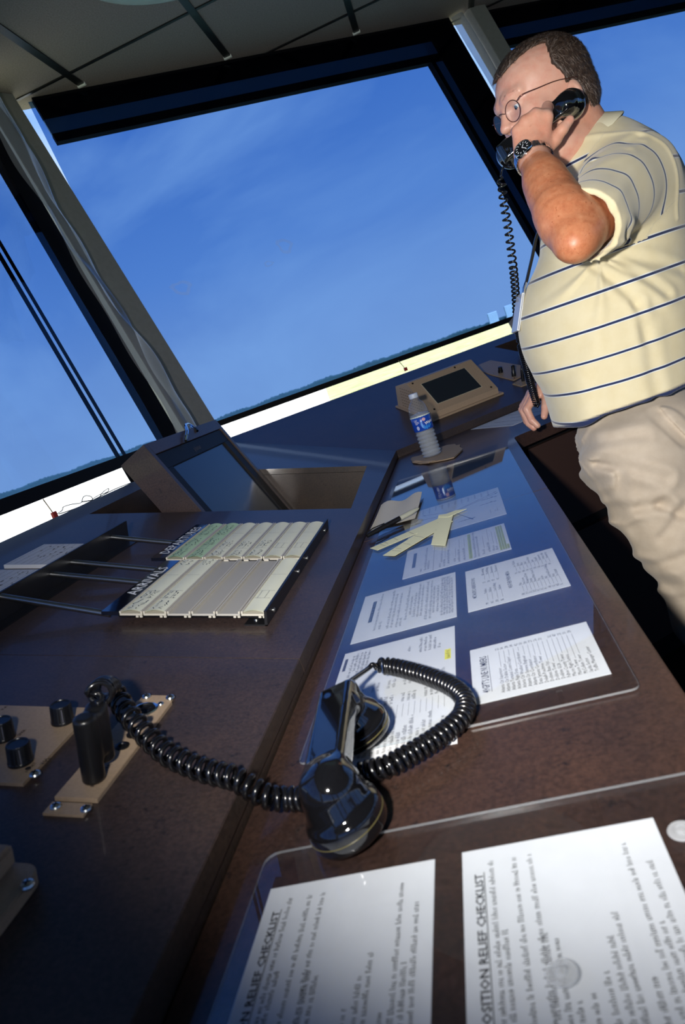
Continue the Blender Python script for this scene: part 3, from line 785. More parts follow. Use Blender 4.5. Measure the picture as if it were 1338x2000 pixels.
# world sky ---------------------------------------------------------
wd = bpy.data.worlds.new('sky'); S.world = wd; wd.use_nodes = True
N, L = wd.node_tree.nodes, wd.node_tree.links; N.clear()
out = N.new('ShaderNodeOutputWorld'); bg = N.new('ShaderNodeBackground'); tc = N.new('ShaderNodeTexCoord'); sp = N.new('ShaderNodeSeparateXYZ')
L.new(tc.outputs['Generated'], sp.inputs[0])
def wramp(src, stops):
    r = N.new('ShaderNodeValToRGB'); L.new(src, r.inputs[0]); e = r.color_ramp.elements
    e[0].position = stops[0][0]; e[0].color = (*stops[0][1], 1); e[1].position = stops[-1][0]; e[1].color = (*stops[-1][1], 1)
    for p, c in stops[1:-1]: q = e.new(p); q.color = (*c, 1)
    return r.outputs[0]
sky = wramp(sp.outputs[2], [(0.0, (1.06, 1.12, 1.28)), (0.07, (0.92, 1.02, 1.26)), (0.2, (0.52, 0.76, 1.18)), (0.38, (0.24, 0.50, 1.02)), (0.7, (0.14, 0.32, 0.75))])
mp = N.new('ShaderNodeMapping'); mp.inputs['Rotation'].default_value = (0.3, 0.5, 0.6); mp.inputs['Scale'].default_value = (1.2, 5.0, 3.0)
ns = N.new('ShaderNodeTexNoise'); ns.inputs['Scale'].default_value = 1.6; ns.inputs['Detail'].default_value = 6; ns.inputs['Roughness'].default_value = 0.55; ns.inputs['Distortion'].default_value = 0.6
L.new(tc.outputs['Generated'], mp.inputs[0]); L.new(mp.outputs[0], ns.inputs['Vector'])
cl = N.new('ShaderNodeMapRange'); cl.inputs[1].default_value = 0.42; cl.inputs[2].default_value = 0.75; cl.inputs[3].default_value = 0.0; cl.inputs[4].default_value = 0.55
L.new(ns.outputs['Fac'], cl.inputs[0])
mx = N.new('ShaderNodeMix'); mx.data_type = 'RGBA'; L.new(cl.outputs[0], mx.inputs[0]); L.new(sky, mx.inputs[6]); mx.inputs[7].default_value = (1.35, 1.45, 1.55, 1)
L.new(mx.outputs[2], bg.inputs[0]); bg.inputs[1].default_value = 1.0
L.new(bg.outputs[0], out.inputs[0])
sun = bpy.data.lights.new('sun', 'SUN'); sun.energy = 9.0; sun.angle = 0.01; sun.color = (1.0, 0.96, 0.9)
so = bpy.data.objects.new('sun', sun); COL.objects.link(so)
sd = np.array([0.35, -0.55, 1.25]); so.rotation_euler = Vector(sd).to_track_quat('Z', 'Y').to_euler(); so.location = (4, -6, 20)
# the photographer's flash, beside the lens
fl_ = bpy.data.lights.new('camera_flash', 'SPOT'); fl_.energy = 112.0; fl_.shadow_soft_size = 0.022; fl_.spot_size = math.radians(120); fl_.spot_blend = 1.0; fl_.color = (1.0, 0.965, 0.91)
fo = bpy.data.objects.new('camera_flash', fl_); COL.objects.link(fo)
right = W @ np.array([1., 0, 0]); upc = W @ np.array([0, 1., 0])
fp = C0 - right * 0.15 + upc * 0.03
fo.location = fp; tgt = dep(1120, 440, 1.5); fo.rotation_euler = Vector(fp - tgt).to_track_quat('Z', 'Y').to_euler()

cam = bpy.data.cameras.new('camera'); co = bpy.data.objects.new('camera', cam); COL.objects.link(co)
cam.sensor_fit = 'VERTICAL'; cam.sensor_height = 36.0; cam.sensor_width = 36.0 * 1338 / 2000; cam.lens = FOC / 2000 * 36.0; cam.clip_start = 0.02; cam.clip_end = 10000
R = Matrix([[*(W @ np.array([1., 0, 0]))], [*(W @ np.array([0, 1., 0]))], [*(W @ np.array([0, 0, 1.]))]]).transposed()
co.matrix_world = Matrix.Translation(C0) @ R.to_4x4()
cam.dof.use_dof = True; cam.dof.focus_distance = 1.6; cam.dof.aperture_fstop = 9.0
S.camera = co
S.view_settings.view_transform = 'Standard'; S.view_settings.look = 'None'; S.view_settings.gamma = 1.0; S.view_settings.use_curve_mapping = False
S.view_settings.exposure = 0.0

# ================================================================== PAPERS ON THE DESK
XA, YA, ZA = np.array([1., 0, 0]), np.array([0, 1., 0]), np.array([0, 0, 1.])
TX, TY = YA, -XA          # the sheets are read from the left: lines run away from the camera
def rect_from(pxs, h=0.0):
    P = [on_desk(x, y, h) for x, y in pxs]
    x = sorted(p[0] for p in P); y = sorted(p[1] for p in P)
    return (x[0] + x[1]) / 2 if len(P) > 3 else x[0], (x[-1] + x[-2]) / 2 if len(P) > 3 else x[-1], (y[0] + y[1]) / 2 if len(P) > 3 else y[0], (y[-1] + y[-2]) / 2 if len(P) > 3 else y[-1]
SH = 0.0004
def paper(x0, x1, y0, y1, label, group=None, th=SH, base=0.0002, name='paper_sheet', m=PAPER):
    mb = MB(); mb.box(np.array([0, 0, DESK]), XA, YA, ZA, (x0, x1), (y0, y1), (base, base + th), m)
    mb.X0, mb.X1, mb.Y0, mb.Y1, mb.top = x0, x1, y0, y1, DESK + base + th
    mb.label, mb.nm, mb.group = label, name, group
    return mb
def T(mb, s, fx, fy, size, m=INK, bold=0.0, width=None):   # fx: fraction from the left edge (x), fy: fraction from the near edge (y)
    o = np.array([mb.X0 + (mb.X1 - mb.X0) * fx, mb.Y0 + (mb.Y1 - mb.Y0) * fy, mb.top])
    return put_text(mb, s, o, TX, TY, size, m, bold, 0.00015, width)
def bar(mb, fx, f0, f1, w, m=INK, lift=0.0001):
    X = mb.X0 + (mb.X1 - mb.X0) * fx; a = mb.Y0 + (mb.Y1 - mb.Y0) * f0; b = mb.Y0 + (mb.Y1 - mb.Y0) * f1; z = mb.top + lift
    mb.add([(X - w, a, z), (X, a, z), (X, b, z), (X - w, b, z)], [(0, 1, 2, 3)], m)
def words_line(mb, fx, f0, f1, h, m=GREYINK, seed=0):     # a line of print too small to read: word-length dashes of broken strokes
    rnd = random.Random(seed * 7919 + int(fx * 1e4)); LY = mb.Y1 - mb.Y0; y = f0 * LY
    X = mb.X0 + (mb.X1 - mb.X0) * fx; z = mb.top + 0.0001
    while y < f1 * LY:
        n = rnd.choice((2, 3, 4, 5, 6, 7, 8, 9)); 
        for _ in range(n):
            cw = h * rnd.uniform(0.34, 0.5); hh = h * rnd.choice((0.62, 0.62, 0.7, 1.0))
            if y + cw > f1 * LY: break
            a, b = mb.Y0 + y, mb.Y0 + y + cw * 0.36
            mb.add([(X - hh, a, z), (X, a, z), (X, b, z), (X - hh, b, z)], [(0, 1, 2, 3)], m)
            if rnd.random() < 0.6:
                q = hh * rnd.choice((0.0, 0.45, 0.85)); c2 = mb.Y0 + y + cw * 0.8
                mb.add([(X - q - h * 0.12, a, z), (X - q, a, z), (X - q, c2, z), (X - q - h * 0.12, c2, z)], [(0, 1, 2, 3)], m)
            y += cw
        y += h * 0.42
def done(mb, cat='paper'):
    return tag(mb.build(mb.nm, smooth=0), mb.label, cat, mb.group)

# phone numbers sheet
x0, x1, y0, y1 = rect_from([(918, 1275), (1143, 1212), (1195, 1316), (926, 1379)])
p = paper(x0, x1, y0, y1, "white sheet titled 49GPT'S LINE NUMBERS at the near right of the clear desk pad")
T(p, "49GPT'S LINE NUMBERS", 0.135, 0.15, 0.0112, INK, 0.01, (y1 - y0) * 0.66); bar(p, 0.15, 0.15, 0.81, 0.0005)
names = ["Atlanta Ctr Supervisor", "Atlanta Ctr Dublin Sector", "Atlanta Terminal Control Super", "Atlanta Flight Data", "Atlanta Ctr Weather Coordinator", "Atlanta Ctr Systems Engineer", "Atlanta Ctr Coordinator", "Data Systems Coordinator",
         "Dekalb-Peachtree Tower", "Dobbins Base Ops", "Dobbins Tower", "Dobbins GCA", "Fulton County Tower", "Macon Flight Service", "Macon Tower", "McCollum Tower", "Sardis Sector", "Traffic Manager Center"]
nums = ["22", "36", "28", "34", "42", "33", "30", "27", "26", "21", "", "32", "47", "25", "31", "24", "", ""]
for i, s in enumerate(names):
    fx = 0.245 + i * 0.0405
    w = T(p, s, fx, 0.09, 0.0056, INK, 0.0)
    f = 0.09 + (w + 0.002) / (y1 - y0)
    if i < 16: bar(p, fx, f, 0.83, 0.0003)
    if nums[i]: T(p, nums[i], fx, 0.86, 0.0058, INK, 0.0)
done(p)
# METAR sheet
x0, x1, y0, y1 = rect_from([(907, 1117), (1078, 1072), (1116, 1143), (917, 1197)])
p = paper(x0, x1, y0, y1, 'white sheet of METAR abbreviations and weather phenomena on the right of the desk pad')
T(p, "METAR/SPECI ABBREVIATIONS", 0.10, 0.26, 0.0080, INK, 0.004, (y1 - y0) * 0.50)
T(p, "WEATHER PHENOMENA", 0.475, 0.28, 0.0080, INK, 0.004, (y1 - y0) * 0.42)
for i, (a, b, c, d) in enumerate([("MI", "Patches", "TS", "Blowing"), ("BC", "Shallow", "SH", "Drifting"), ("DR", "Low Drifting", "FZ", "Showers"), ("BL", "Shallow", "VC", "Thunderstorm")]):
    fx = 0.21 + i * 0.05
    T(p, a, fx, 0.06, 0.0058); bar(p, fx, 0.14, 0.30, 0.0003); T(p, b, fx, 0.31, 0.0058)
    if i < 4: T(p, c, fx, 0.56, 0.0058); bar(p, fx, 0.64, 0.76, 0.0003); T(p, d, fx, 0.77, 0.0058, width=(y1 - y0) * 0.18)
for i, (a, b) in enumerate([("BR", "Mist"), ("DU", "Dust Storm"), ("DS", "Widespread Dust"), ("DZ", "Drizzle"), ("FC", "Funnel/Water Spout"), ("FG", "Fog"), ("FU", "Smoke"), ("GR", "Hail"), ("GS", "Small Hail/Snow Pellets"), ("HZ", "Haze"), ("IC", "Ice Crystals")]):
    fx = 0.57 + i * 0.037
    T(p, a, fx, 0.06, 0.0056); bar(p, fx, 0.13, 0.27, 0.0003); T(p, b, fx, 0.28, 0.0056)
for i, (a, b) in enumerate([("PL", "Ice Pellets"), ("PY", "Spray"), ("RA", "Rain"), ("SA", "Sand"), ("SG", "Snow Grains"), ("SN", "Snow"), ("SQ", "Squall"), ("SS", "Sandstorm"), ("VA", "Volcanic Ash"), ("UP", "Unknown Precip")]):
    fx = 0.56 + i * 0.04
    T(p, a, fx, 0.58, 0.0056); bar(p, fx, 0.65, 0.75, 0.0003); T(p, b, fx, 0.76, 0.0056, width=min(0.028, len(b) * 0.0027))
done(p)
# long text sheet (left)
x0, x1, y0, y1 = rect_from([(714, 1166), (890, 1118), (892, 1206), (685, 1258)])
p = paper(x0, x1, y0, y1, 'white sheet densely printed with bulleted text on the left of the desk pad')
bar(p, 0.16, 0.34, 0.80, 0.0058, GREYINK)
words_line(p, 0.155, 0.34, 0.8, 0.005, PAPER, 3)
for i, (fx, a, b) in enumerate([(0.22, .15, .95), (0.27, .15, .3), (0.35, .12, .95), (0.39, .12, .85), (0.44, .1, .85), (0.475, .1, .28), (0.52, .2, .95), (0.56, .28, .7), (0.60, .22, .75), (0.635, .2, .95), (0.67, .2, .9), (0.72, .1, .95), (0.76, .1, .95), (0.79, .2, .8), (0.83, .2, .8), (0.87, .1, .95), (0.895, .1, .95), (0.92, .1, .95), (0.945, .1, .95), (0.97, .1, .9)]):
    words_line(p, fx, a, b, 0.0042, GREYINK, i)
done(p)
# form with a highlighted corner
x0, x1, y0, y1 = rect_from([(793, 1081), (984, 1019), (999, 1073), (789, 1131)])
p = paper(x0, x1, y0, y1, 'white form with two greenish highlighted text blocks beyond the METAR sheet')
bar(p, 0.11, 0.28, 0.8, 0.006, GREYINK)
for i, (fx, a, b) in enumerate([(0.18, .08, .2), (0.22, .1, .9), (0.25, .1, .4)]): words_line(p, fx, a, b, 0.0044, GREYINK, i + 40)
for fx in (0.29, 0.37): bar(p, fx, 0.0 if fx < 0.3 else 0.2, 1, 0.0004)
for i, (fx, a, b) in enumerate([(0.36, .06, .18), (0.40, .06, .3), (0.44, .1, .6), (0.50, .1, .22), (0.54, .06, .5), (0.59, .06, .5)]):
    words_line(p, fx, a, b, 0.0044, GREYINK, i + 50); bar(p, fx, b + .03, min(b + .35, 0.95), 0.0003)
bar(p, 0.655, 0.05, 0.95, 0.0058, HILITE); words_line(p, 0.65, 0.05, 0.95, 0.0044, GREYINK, 60)
words_line(p, 0.69, 0.05, 0.99, 0.0044, GREYINK, 61); words_line(p, 0.72, 0.05, 0.8, 0.0044, GREYINK, 62)
for i, (fx, a, b) in enumerate([(0.77, .08, .25), (0.82, .1, .45), (0.86, .1, .3), (0.89, .1, .25)]):
    words_line(p, fx, a, b, 0.0044, GREYINK, i + 70); bar(p, fx, b + .03, min(b + .5, .95), 0.0003)
for i in range(4): bar(p, 0.925 + i * 0.022, 0.05, 0.95 if i < 3 else 0.2, 0.0036, HILITE, 0.0001); words_line(p, 0.923 + i * 0.022, 0.05, 0.95 if i < 3 else 0.2, 0.0034, GREYINK, i + 80)
done(p)
# diagram sheet
P = [on_desk(x, y) for x, y in ((976, 951), (991, 1007), (796, 1057))]
x1 = P[1][0]; y0 = (P[1][1] + P[2][1]) / 2; y1 = P[0][1]; x0 = on_desk(796, 1057)[0] - 0.0
p = paper(x0, x1, y0, y1, 'white sheet with an arrow diagram of headings, under the pale yellow paper strips')
for (ax_, ay_, bx_, by_) in ((.50, .58, .98, .86), (.50, .56, .99, .80), (.50, .5, .68, .12), (.50, .5, .30, .12), (.50, .58, .12, .75), (.50, .52, .1, .6)):
    a = np.array([x0 + (x1 - x0) * ax_, y0 + (y1 - y0) * ay_, p.top + 0.0001]); b = np.array([x0 + (x1 - x0) * bx_, y0 + (y1 - y0) * by_, p.top + 0.0001])
    d = (b - a) / np.linalg.norm(b - a); q = np.array([-d[1], d[0], 0])
    p.add([a - q * .0008, b - d * .006 - q * .0008, b - d * .006 + q * .0008, a + q * .0008], [(0, 1, 2, 3)], INK)
    p.add([b - d * .009 - q * .0025, b, b - d * .009 + q * .0025], [(0, 1, 2)], INK)
for fx, a, b in ((.98, .66, .78), (.96, .5, .62), (.72, .16, .3), (.08, .84, .95), (.14, .5, .6)): 
    for k in range(5): T(p, "RWY22"[k], fx - 0.035 * k - 0.02, a, 0.0095, INK, 0.02)
bar(p, .93, .16, .28, .0004); bar(p, .86, .16, .28, .0004)
T(p, "27", .92, .18, .006); 
for i in range(12): words_line(p, 0.06 + i * 0.075, .82 - 0.02 * (i % 3), .97, 0.004, GREYINK, i + 90)
done(p)
# sheet under the coil cord: two sheets stacked (near one and its twin below)
a = on_desk(888, 1223); b = on_desk(894, 1452); c = on_desk(676, 1280)
x0, x1 = on_desk(676, 1282)[0] - 0.002, (a[0] + b[0]) / 2; y1 = a[1]; y0 = b[1]; ym = y0 + (y1 - y0) * 0.03
p = paper(x0, x1, y0, y1, 'long white printed sheet lying under the coiled cord of the black handset')
bar(p, 0.05, 0.80, 0.93, 0.004, GREYINK); words_line(p, 0.05, .80, .93, .0034, PAPER, 5)
for i, (fx, a_, b_) in enumerate([(.11, .72, .95), (.145, .78, .97), (.18, .74, .97), (.215, .74, .97), (.25, .76, .97), (.62, .84, .9), (.72, .80, .97), (.76, .80, .97), (.80, .80, .97), (.84, .8, .93), (.88, .8, .86)]): words_line(p, fx, a_, b_, 0.0042, INK, i + 100)
bar(p, .965, .66, .76, .0075, HIBRIGHT); words_line(p, .955, .67, .75, .005, INK, 7)
for i in range(20):
    fx = 0.10 + i * 0.043; words_line(p, fx, .04, .16 + 0.05 * ((i * 7) % 3), 0.0046, INK, i + 120); bar(p, fx, .26, .36, 0.0003)
    if i % 4 != 3: words_line(p, fx, .38, .46, 0.0046, INK, i + 140)
    if i % 3 != 2: words_line(p, fx, .52, .60, 0.0042, GREYINK, i + 160)
done(p)
# the two relief checklists in the foreground
def checklist(x0, x1, y0, y1, label, title, seed):
    p = paper(x0, x1, y0, y1, label); w = x1 - x0
    T(p, title, 0.105, (y1 - y0 - 0.012 - 0.196) / (y1 - y0), 0.0078, INK, 0.02, 0.185); bar(p, 0.115, (y1 - y0 - 0.208) / (y1 - y0), (y1 - y0 - 0.022) / (y1 - y0), 0.0006)
    L_ = y1 - y0
    def wl(fx, a, b, k): words_line(p, fx, (L_ - a) / L_, (L_ - b) / L_, 0.0040, INK, seed + k)
    wl(.165, .21, .012, 1); wl(.205, .21, .07, 2); wl(.285, .21, .012, 3); wl(.365, .20, .012, 4); wl(.38, .13, .075, 5); wl(.425, .16, .08, 6)
    for k, (fx, a) in enumerate([(.47, .12), (.53, .115), (.60, .105), (.655, .085), (.70, .068), (.775, .11), (.83, .016), (.875, .08), (.92, .035), (.965, .125)]):
        wl(fx, .165, a, 10 + k); bar(p, fx, 0.0, (L_ - .168) / L_, 0.0003)
    return done(p)
c2x0 = on_desk(903, 1668)[0]; c2x1 = on_desk(1275, 1597)[0]; c2y = (on_desk(903, 1668)[1] + on_desk(1275, 1597)[1]) / 2
checklist(c2x0, c2x1, c2y - 0.23, c2y, 'white FLIGHT DATA relief checklist sheet at the bottom right, with a clear bumper on it', 'LC & FLIGHT DATA POSITION RELIEF CHECKLIST', 200)
c1x0 = on_desk(530, 1737)[0]; c1x1 = on_desk(850, 1680)[0]; c1y = (on_desk(530, 1737)[1] + on_desk(850, 1680)[1]) / 2
checklist(c1x0, c1x1, c1y - 0.23, c1y, 'white relief checklist sheet at the bottom centre, just nearer than the black handset', 'GROUND DATA POSITION RELIEF CHECKLIST', 300)

# clear acrylic sheets over the papers
def acrylic(ring, label, z0=0.0012, th=0.003):
    mb = MB(); ring = [np.array([x, y, DESK + z0]) for x, y in ring]
    mb.prism(ring, (0, 0, th), ACRYL, ACEDGE)
    return tag(mb.build('acrylic_desk_pad', smooth=0, bev=0.0004), label, 'desk pad')
def rounded(x0, x1, y0, y1, r):
    out = []
    for cx, cy, a0 in ((x1 - r, y1 - r, 0), (x0 + r, y1 - r, 90), (x0 + r, y0 + r, 180), (x1 - r, y0 + r, 270)):
        for k in range(5): a = math.radians(a0 + 22.5 * k); out.append((cx + r * math.cos(a), cy + r * math.sin(a)))
    return out
acrylic(rounded(-0.754 * U, 0.204 * U, 1.67 * U, 5.72 * U, 0.008), 'long clear acrylic pad covering the papers on the desk up to the water bottle')
acrylic(rounded(-0.752 * U, 0.75 * U if False else 0.27 * U, -0.6 * U, 1.316 * U, 0.012), 'clear acrylic pad over the two checklists in the foreground')
# clear rubber bumpers on the near pad
BUMP = sheetmat('clear_rubber_bumper', (0.92, 0.93, 0.93), 1.5, 0.08, haze=0.25)
for (px, py, lab) in ((1098, 1902, 'round clear bumper lying on the bottom right checklist'), (1333, 1625, 'round clear bumper at the right edge of the frame')):
    c = on_desk(px, py, 0.0043); m = MB()
    m.lathe(c, ZA, [(0.0085, 0), (0.009, 0.0008), (0.0085, 0.0016), (0.0052, 0.0018), (0.0050, 0.0010), (0.0036, 0.0010), (0.0030, 0.0034), (0.0, 0.0038)], BUMP, 32)
    tag(m.build('clear_bumper', smooth=50), lab, 'bumper')

# far acrylic pad with papers, under the right hand of the man
cP = [on_desk(962, 846), on_desk(1050, 806), on_desk(1075, 830), on_desk(1008, 843)]
t_ = [((q - F_O) @ F_d, (q - F_O) @ F_o) for q in cP]
far0 = F_O.copy(); far0[2] = DESK
m = MB(); m.box(far0, F_d, F_o, ZA, (0.30, 1.0), (-0.30, -0.03), (0.0002, 0.0008), PAPER)
for k in range(14):
    m.box(far0, F_d, F_o, ZA, (0.32 + k * 0.045, 0.322 + k * 0.045), (-0.28, -0.05 - 0.04 * (k % 3)), (0.0008, 0.0009), GREYINK)
tag(m.build('paper_sheet', smooth=0), 'printed sheet on the far desk beside the hand hanging down', 'paper')

# pale yellow strips lying on the pad
def flat_strip(pxs, z, label, folds=0, m=STRIPY, name='paper_strip', ink=None):
    P = [on_desk(x, y, z) for x, y in pxs]; mb = MB()
    mb.prism(P, (0, 0, 0.0004), m)
    if ink:
        for (a, b, w) in ink:
            q = [P[0] * (1 - a) * 1 + P[1] * a, P[3] * (1 - a) + P[2] * a]
            A = q[0] + (q[1] - q[0]) * b; B = q[0] + (q[1] - q[0]) * (b + w); dd = (P[1] - P[0]) / np.linalg.norm(P[1] - P[0]) * 0.0008
            mb.add([A + ZA * .0006, B + ZA * .0006, B + dd + ZA * .0006, A + dd + ZA * .0006], [(0, 1, 2, 3)], GREYINK)
    o = mb.build(name, smooth=0); return tag(o, label, 'paper strip')
ink = [(0.12, 0.1, 0.8), (0.18, 0.1, 0.5), (0.3, 0.15, 0.6), (0.5, 0.1, 0.8)]
flat_strip([(723, 1071), (868, 1008), (880, 1014), (737, 1075)], 0.0045, 'upper of two long pale yellow strips pointing left from the fan of strips', ink=ink)
flat_strip([(748, 1085), (862, 1012), (885, 1018), (771, 1086)], 0.0052, 'lower of two long pale yellow strips, its end just left of the form sheet', ink=ink)
flat_strip([(842, 1064), (857, 1006), (886, 1002), (870, 1066)], 0.0059, 'short pale yellow strip of the fan, with vertical rules at its near end', ink=[(0.2, 0.02, 0.12), (0.45, 0.02, 0.12), (0.7, 0.02, 0.12)])
flat_strip([(856, 1010), (890, 997), (912, 994), (876, 1010)], 0.0066, 'folded tip of pale yellow strip at the right of the fan')

# cream note paper with the pen
m = MB(); zz = 0.0046
P = [on_desk(x, y, zz) for x, y in ((722, 1037), (735, 1012), (746, 991), (764, 984), (777, 977), (788, 980), (800, 974), (815, 965), (826, 967), (823, 985), (818, 991), (808, 1016), (790, 1021), (756, 1034), (758, 1030))]
base = [on_desk(x, y, zz) for x, y in ((722, 1037), (746, 991), (826, 967), (812, 1016))]
nu, nv = 14, 12; vs = []
for a in range(nu + 1):
    for b in range(nv + 1):
        u_, v_ = a / nu, b / nv
        q = (base[0] * (1 - u_) + base[1] * u_) * (1 - v_) + (base[3] * (1 - u_) + base[2] * u_) * v_
        lift = 0.010 * (u_ ** 2) * (0.6 + 0.4 * math.sin(v_ * 9)) + 0.004 * v_ * (1 - u_) + 0.0006
        vs.append(q + np.array([0, 0.006 * math.sin(v_ * 9) * u_, lift]))
nq = len(vs); vs2 = [v - ZA * 0.0006 for v in vs]; fs = [(a * (nv + 1) + b, (a + 1) * (nv + 1) + b, (a + 1) * (nv + 1) + b + 1, a * (nv + 1) + b + 1) for a in range(nu) for b in range(nv)]
m.add(vs + vs2, fs + [tuple(nq + i for i in f[::-1]) for f in fs], NOTE)
tag(m.build('note_paper', smooth=60), 'crumpled cream paper under the black pen against the console ledge', 'paper')
m = MB(); a = on_desk(716, 1047, 0.012); b = on_desk(819, 992, 0.018); d = (b - a) / np.linalg.norm(b - a); L_ = np.linalg.norm(b - a)
m.lathe(a, d, [(0.0, 0), (0.0042, 0.001), (0.0052, L_ * 0.15), (0.0056, L_ * 0.3), (0.0056, L_ * 0.62)], BLACK, 18)
pen = m.build('marker_pen', smooth=40)
tag(pen, 'black pen with a grey translucent tip section lying across cream paper', 'pen')
m = MB(); GREYT = mat('grey_translucent_barrel', (0.30, 0.31, 0.26), 0.3)
m.lathe(a + d * L_ * 0.62, d, [(0.0056, 0), (0.0056, L_ * 0.2), (0.0040, L_ * 0.33), (0.0012, L_ * 0.375), (0.0, L_ * 0.38)], GREYT, 18); m.build('barrel', pen, smooth=40)
m = MB(); cl_ = np.cross(d, XA); m.tube([a + ZA * 0.0065 + d * 0.003, a + ZA * 0.0085 + d * 0.02, a + ZA * 0.0065 + d * 0.05], [0.0012, 0.0014, 0.001], BLACK, 8); m.build('pocket_clip', pen, smooth=40)

# napkin and water bottle
nb = on_desk(846, 893); m = MB(); n_ = 40; rings = []
cN = nb + np.array([0.005, 0.005, 0])
out = [(803, 900), (806, 905), (820, 908), (845, 905), (872, 900), (888, 896), (905, 880), (899, 876), (900, 871), (892, 873), (890, 870), (875, 872), (850, 880), (820, 893), (806, 896)]
R_ = [on_desk(x, y, 0.0) for x, y in out]; cen = sum(R_) / len(R_)
for k, zf in ((1.0, 0.006), (0.98, 0.0035), (0.985, 0.0022), (0.96, 0.0006)): rings.append([cen + (p_ - cen) * k + ZA * zf for p_ in R_])
vs = [cen + ZA * 0.0052] + [p_ for r_ in rings for p_ in r_] + [cen + ZA * 0.0004]; nn = len(R_)
fs = [(0, 1 + i, 1 + (i + 1) % nn) for i in range(nn)]
for k in range(3): fs += [(1 + k * nn + i, 1 + (k + 1) * nn + i, 1 + (k + 1) * nn + (i + 1) % nn, 1 + k * nn + (i + 1) % nn) for i in range(nn)]
fs += [(len(vs) - 1, 1 + 3 * nn + (i + 1) % nn, 1 + 3 * nn + i) for i in range(nn)]
m.add(vs, fs, NAPKIN)
for k in range(3):      # the folded roll at its left end and the pleated right end
    a_ = on_desk(806 + 2 * k, 903 - 1.5 * k, 0.006 + 0.002 * k); b_ = on_desk(838 + 6 * k, 904 - 2 * k, 0.006 + 0.0018 * k); m.tube(spline([a_, a_ * 0.5 + b_ * 0.5 - ZA * 0.002, b_], 5), [0.0016 + 0.0006 * math.sin(q) for q in range(11)], NAPKIN, 7)
tag(m.build('paper_napkin', smooth=50), 'folded brown paper napkin under the water bottle', 'napkin')
base = on_desk(845, 890, 0.0068); H = 0.206
WBLUE = mat('blue_bottle_label', (0.01, 0.06, 0.42), 0.25, coat=0.5); LBLUE = mat('light_blue_swirl', (0.03, 0.24, 0.75), 0.25, coat=0.5)
CAPM = mat('pale_blue_cap', (0.52, 0.58, 0.68), 0.4)
bo = empty('water_bottle', base, 'half litre clear water bottle with a blue label standing on a brown napkin', 'bottle')
def ribs(z): return 0.0020 * math.sin(z * 2 * math.pi / 0.0125)
prof = [(0.020, 0.0), (0.0275, 0.001), (0.0315, 0.006)]
for k in range(26): z = 0.008 + 0.078 * k / 25; prof.append((0.0318 + ribs(z) - 0.001, z))
prof += [(0.0322, 0.090), (0.0322, 0.142), (0.0318, 0.150), (0.0305, 0.158), (0.0281, 0.166), (0.0245, 0.174), (0.0196, 0.181), (0.0148, 0.186), (0.0128, 0.189), (0.0125, 0.193), (0.0150, 0.1935), (0.0150, 0.1955), (0.0120, 0.196), (0.0120, 0.204)]
m = MB(); m.lathe(base, ZA, prof, PET, 48); m.build('body', bo, smooth=50)
m = MB(); m.lathe(base, ZA, [(0.0, 0.0012)] + [(max(r - 0.0012, 0.001), max(z, 0.0015)) for r, z in prof if z < 0.150] + [(0.0, 0.1485)], WATERM, 48, cap=False); m.build('water', bo, smooth=50)
m = MB(); m.lathe(base, ZA, [(0.0325, 0.090), (0.0329, 0.0905), (0.0329, 0.1355), (0.0325, 0.136)], WBLUE, 64, cap=False)
vdir = (C0 - base); vdir[2] = 0; vdir /= np.linalg.norm(vdir); vang = math.atan2(vdir[1], vdir[0])
def onlab(s, z, r=0.0333):      # s: metres round the label to the right of the middle (as seen), z height
    a_ = vang + s / 0.0329; return base + np.array([math.cos(a_) * r, math.sin(a_) * r, z])
def labpatch(mb, s0, s1, z0, z1, mm, r=0.0331, shape=None):
    n1, n2 = 12, 6; vs = []
    for i_ in range(n1 + 1):
        for j_ in range(n2 + 1):
            a_, b_ = i_ / n1, j_ / n2
            if shape == 'ell':
                q_ = a_ * 2 * math.pi; vs.append(onlab((s0 + s1) / 2 + (s1 - s0) / 2 * b_ * math.cos(q_), (z0 + z1) / 2 + (z1 - z0) / 2 * b_ * math.sin(q_), r))
            else: vs.append(onlab(s0 + (s1 - s0) * a_, z0 + (z1 - z0) * b_, r))
    mb.add(vs, [(i_ * (n2 + 1) + j_, (i_ + 1) * (n2 + 1) + j_, (i_ + 1) * (n2 + 1) + j_ + 1, i_ * (n2 + 1) + j_ + 1) for i_ in range(n1) for j_ in range(n2)], mm)
def labtext(mb, s, s0, z0, size, mm, bold=0.02, slant=0.0):
    v, f = textgeo(s, size, bold); mb.add([onlab(s0 + x, z0 + y + slant * x, 0.0334) for x, y in v], f, mm)
labpatch(m, -0.006, 0.030, 0.092, 0.128, LBLUE, 0.0331, 'ell'); labpatch(m, 0.0, 0.030, 0.100, 0.130, WBLUE, 0.03315, 'ell')
labpatch(m, -0.048, 0.048, 0.1348, 0.1385, mat('pale_label_rim', (0.62, 0.70, 0.62), 0.4), 0.0331)
labpatch(m, 0.002, 0.014, 0.1195, 0.1305, mat('pink_badge', (0.60, 0.35, 0.45), 0.4), 0.0332, 'ell')
labtext(m, "Kroger", 0.0035, 0.1235, 0.0032, WHITEINK)
labtext(m, "Water", 0.0085, 0.1065, 0.0125, WHITEINK, 0.03, 0.15)
labpatch(m, 0.012, 0.031, 0.1015, 0.1025, LBLUE, 0.0333)
for k, w_ in enumerate((0.013, 0.011, 0.016, 0.017, 0.012)): labpatch(m, -0.026 + 0.001 * k, -0.026 + w_, 0.1275 - 0.0034 * k, 0.1285 - 0.0034 * k, WHITEINK, 0.0333)
labpatch(m, -0.0225, -0.0125, 0.0945, 0.1085, mat('pale_seal', (0.45, 0.50, 0.75), 0.4), 0.0332, 'ell')
m.build('label', bo, smooth=60)
m = MB(); capp = []
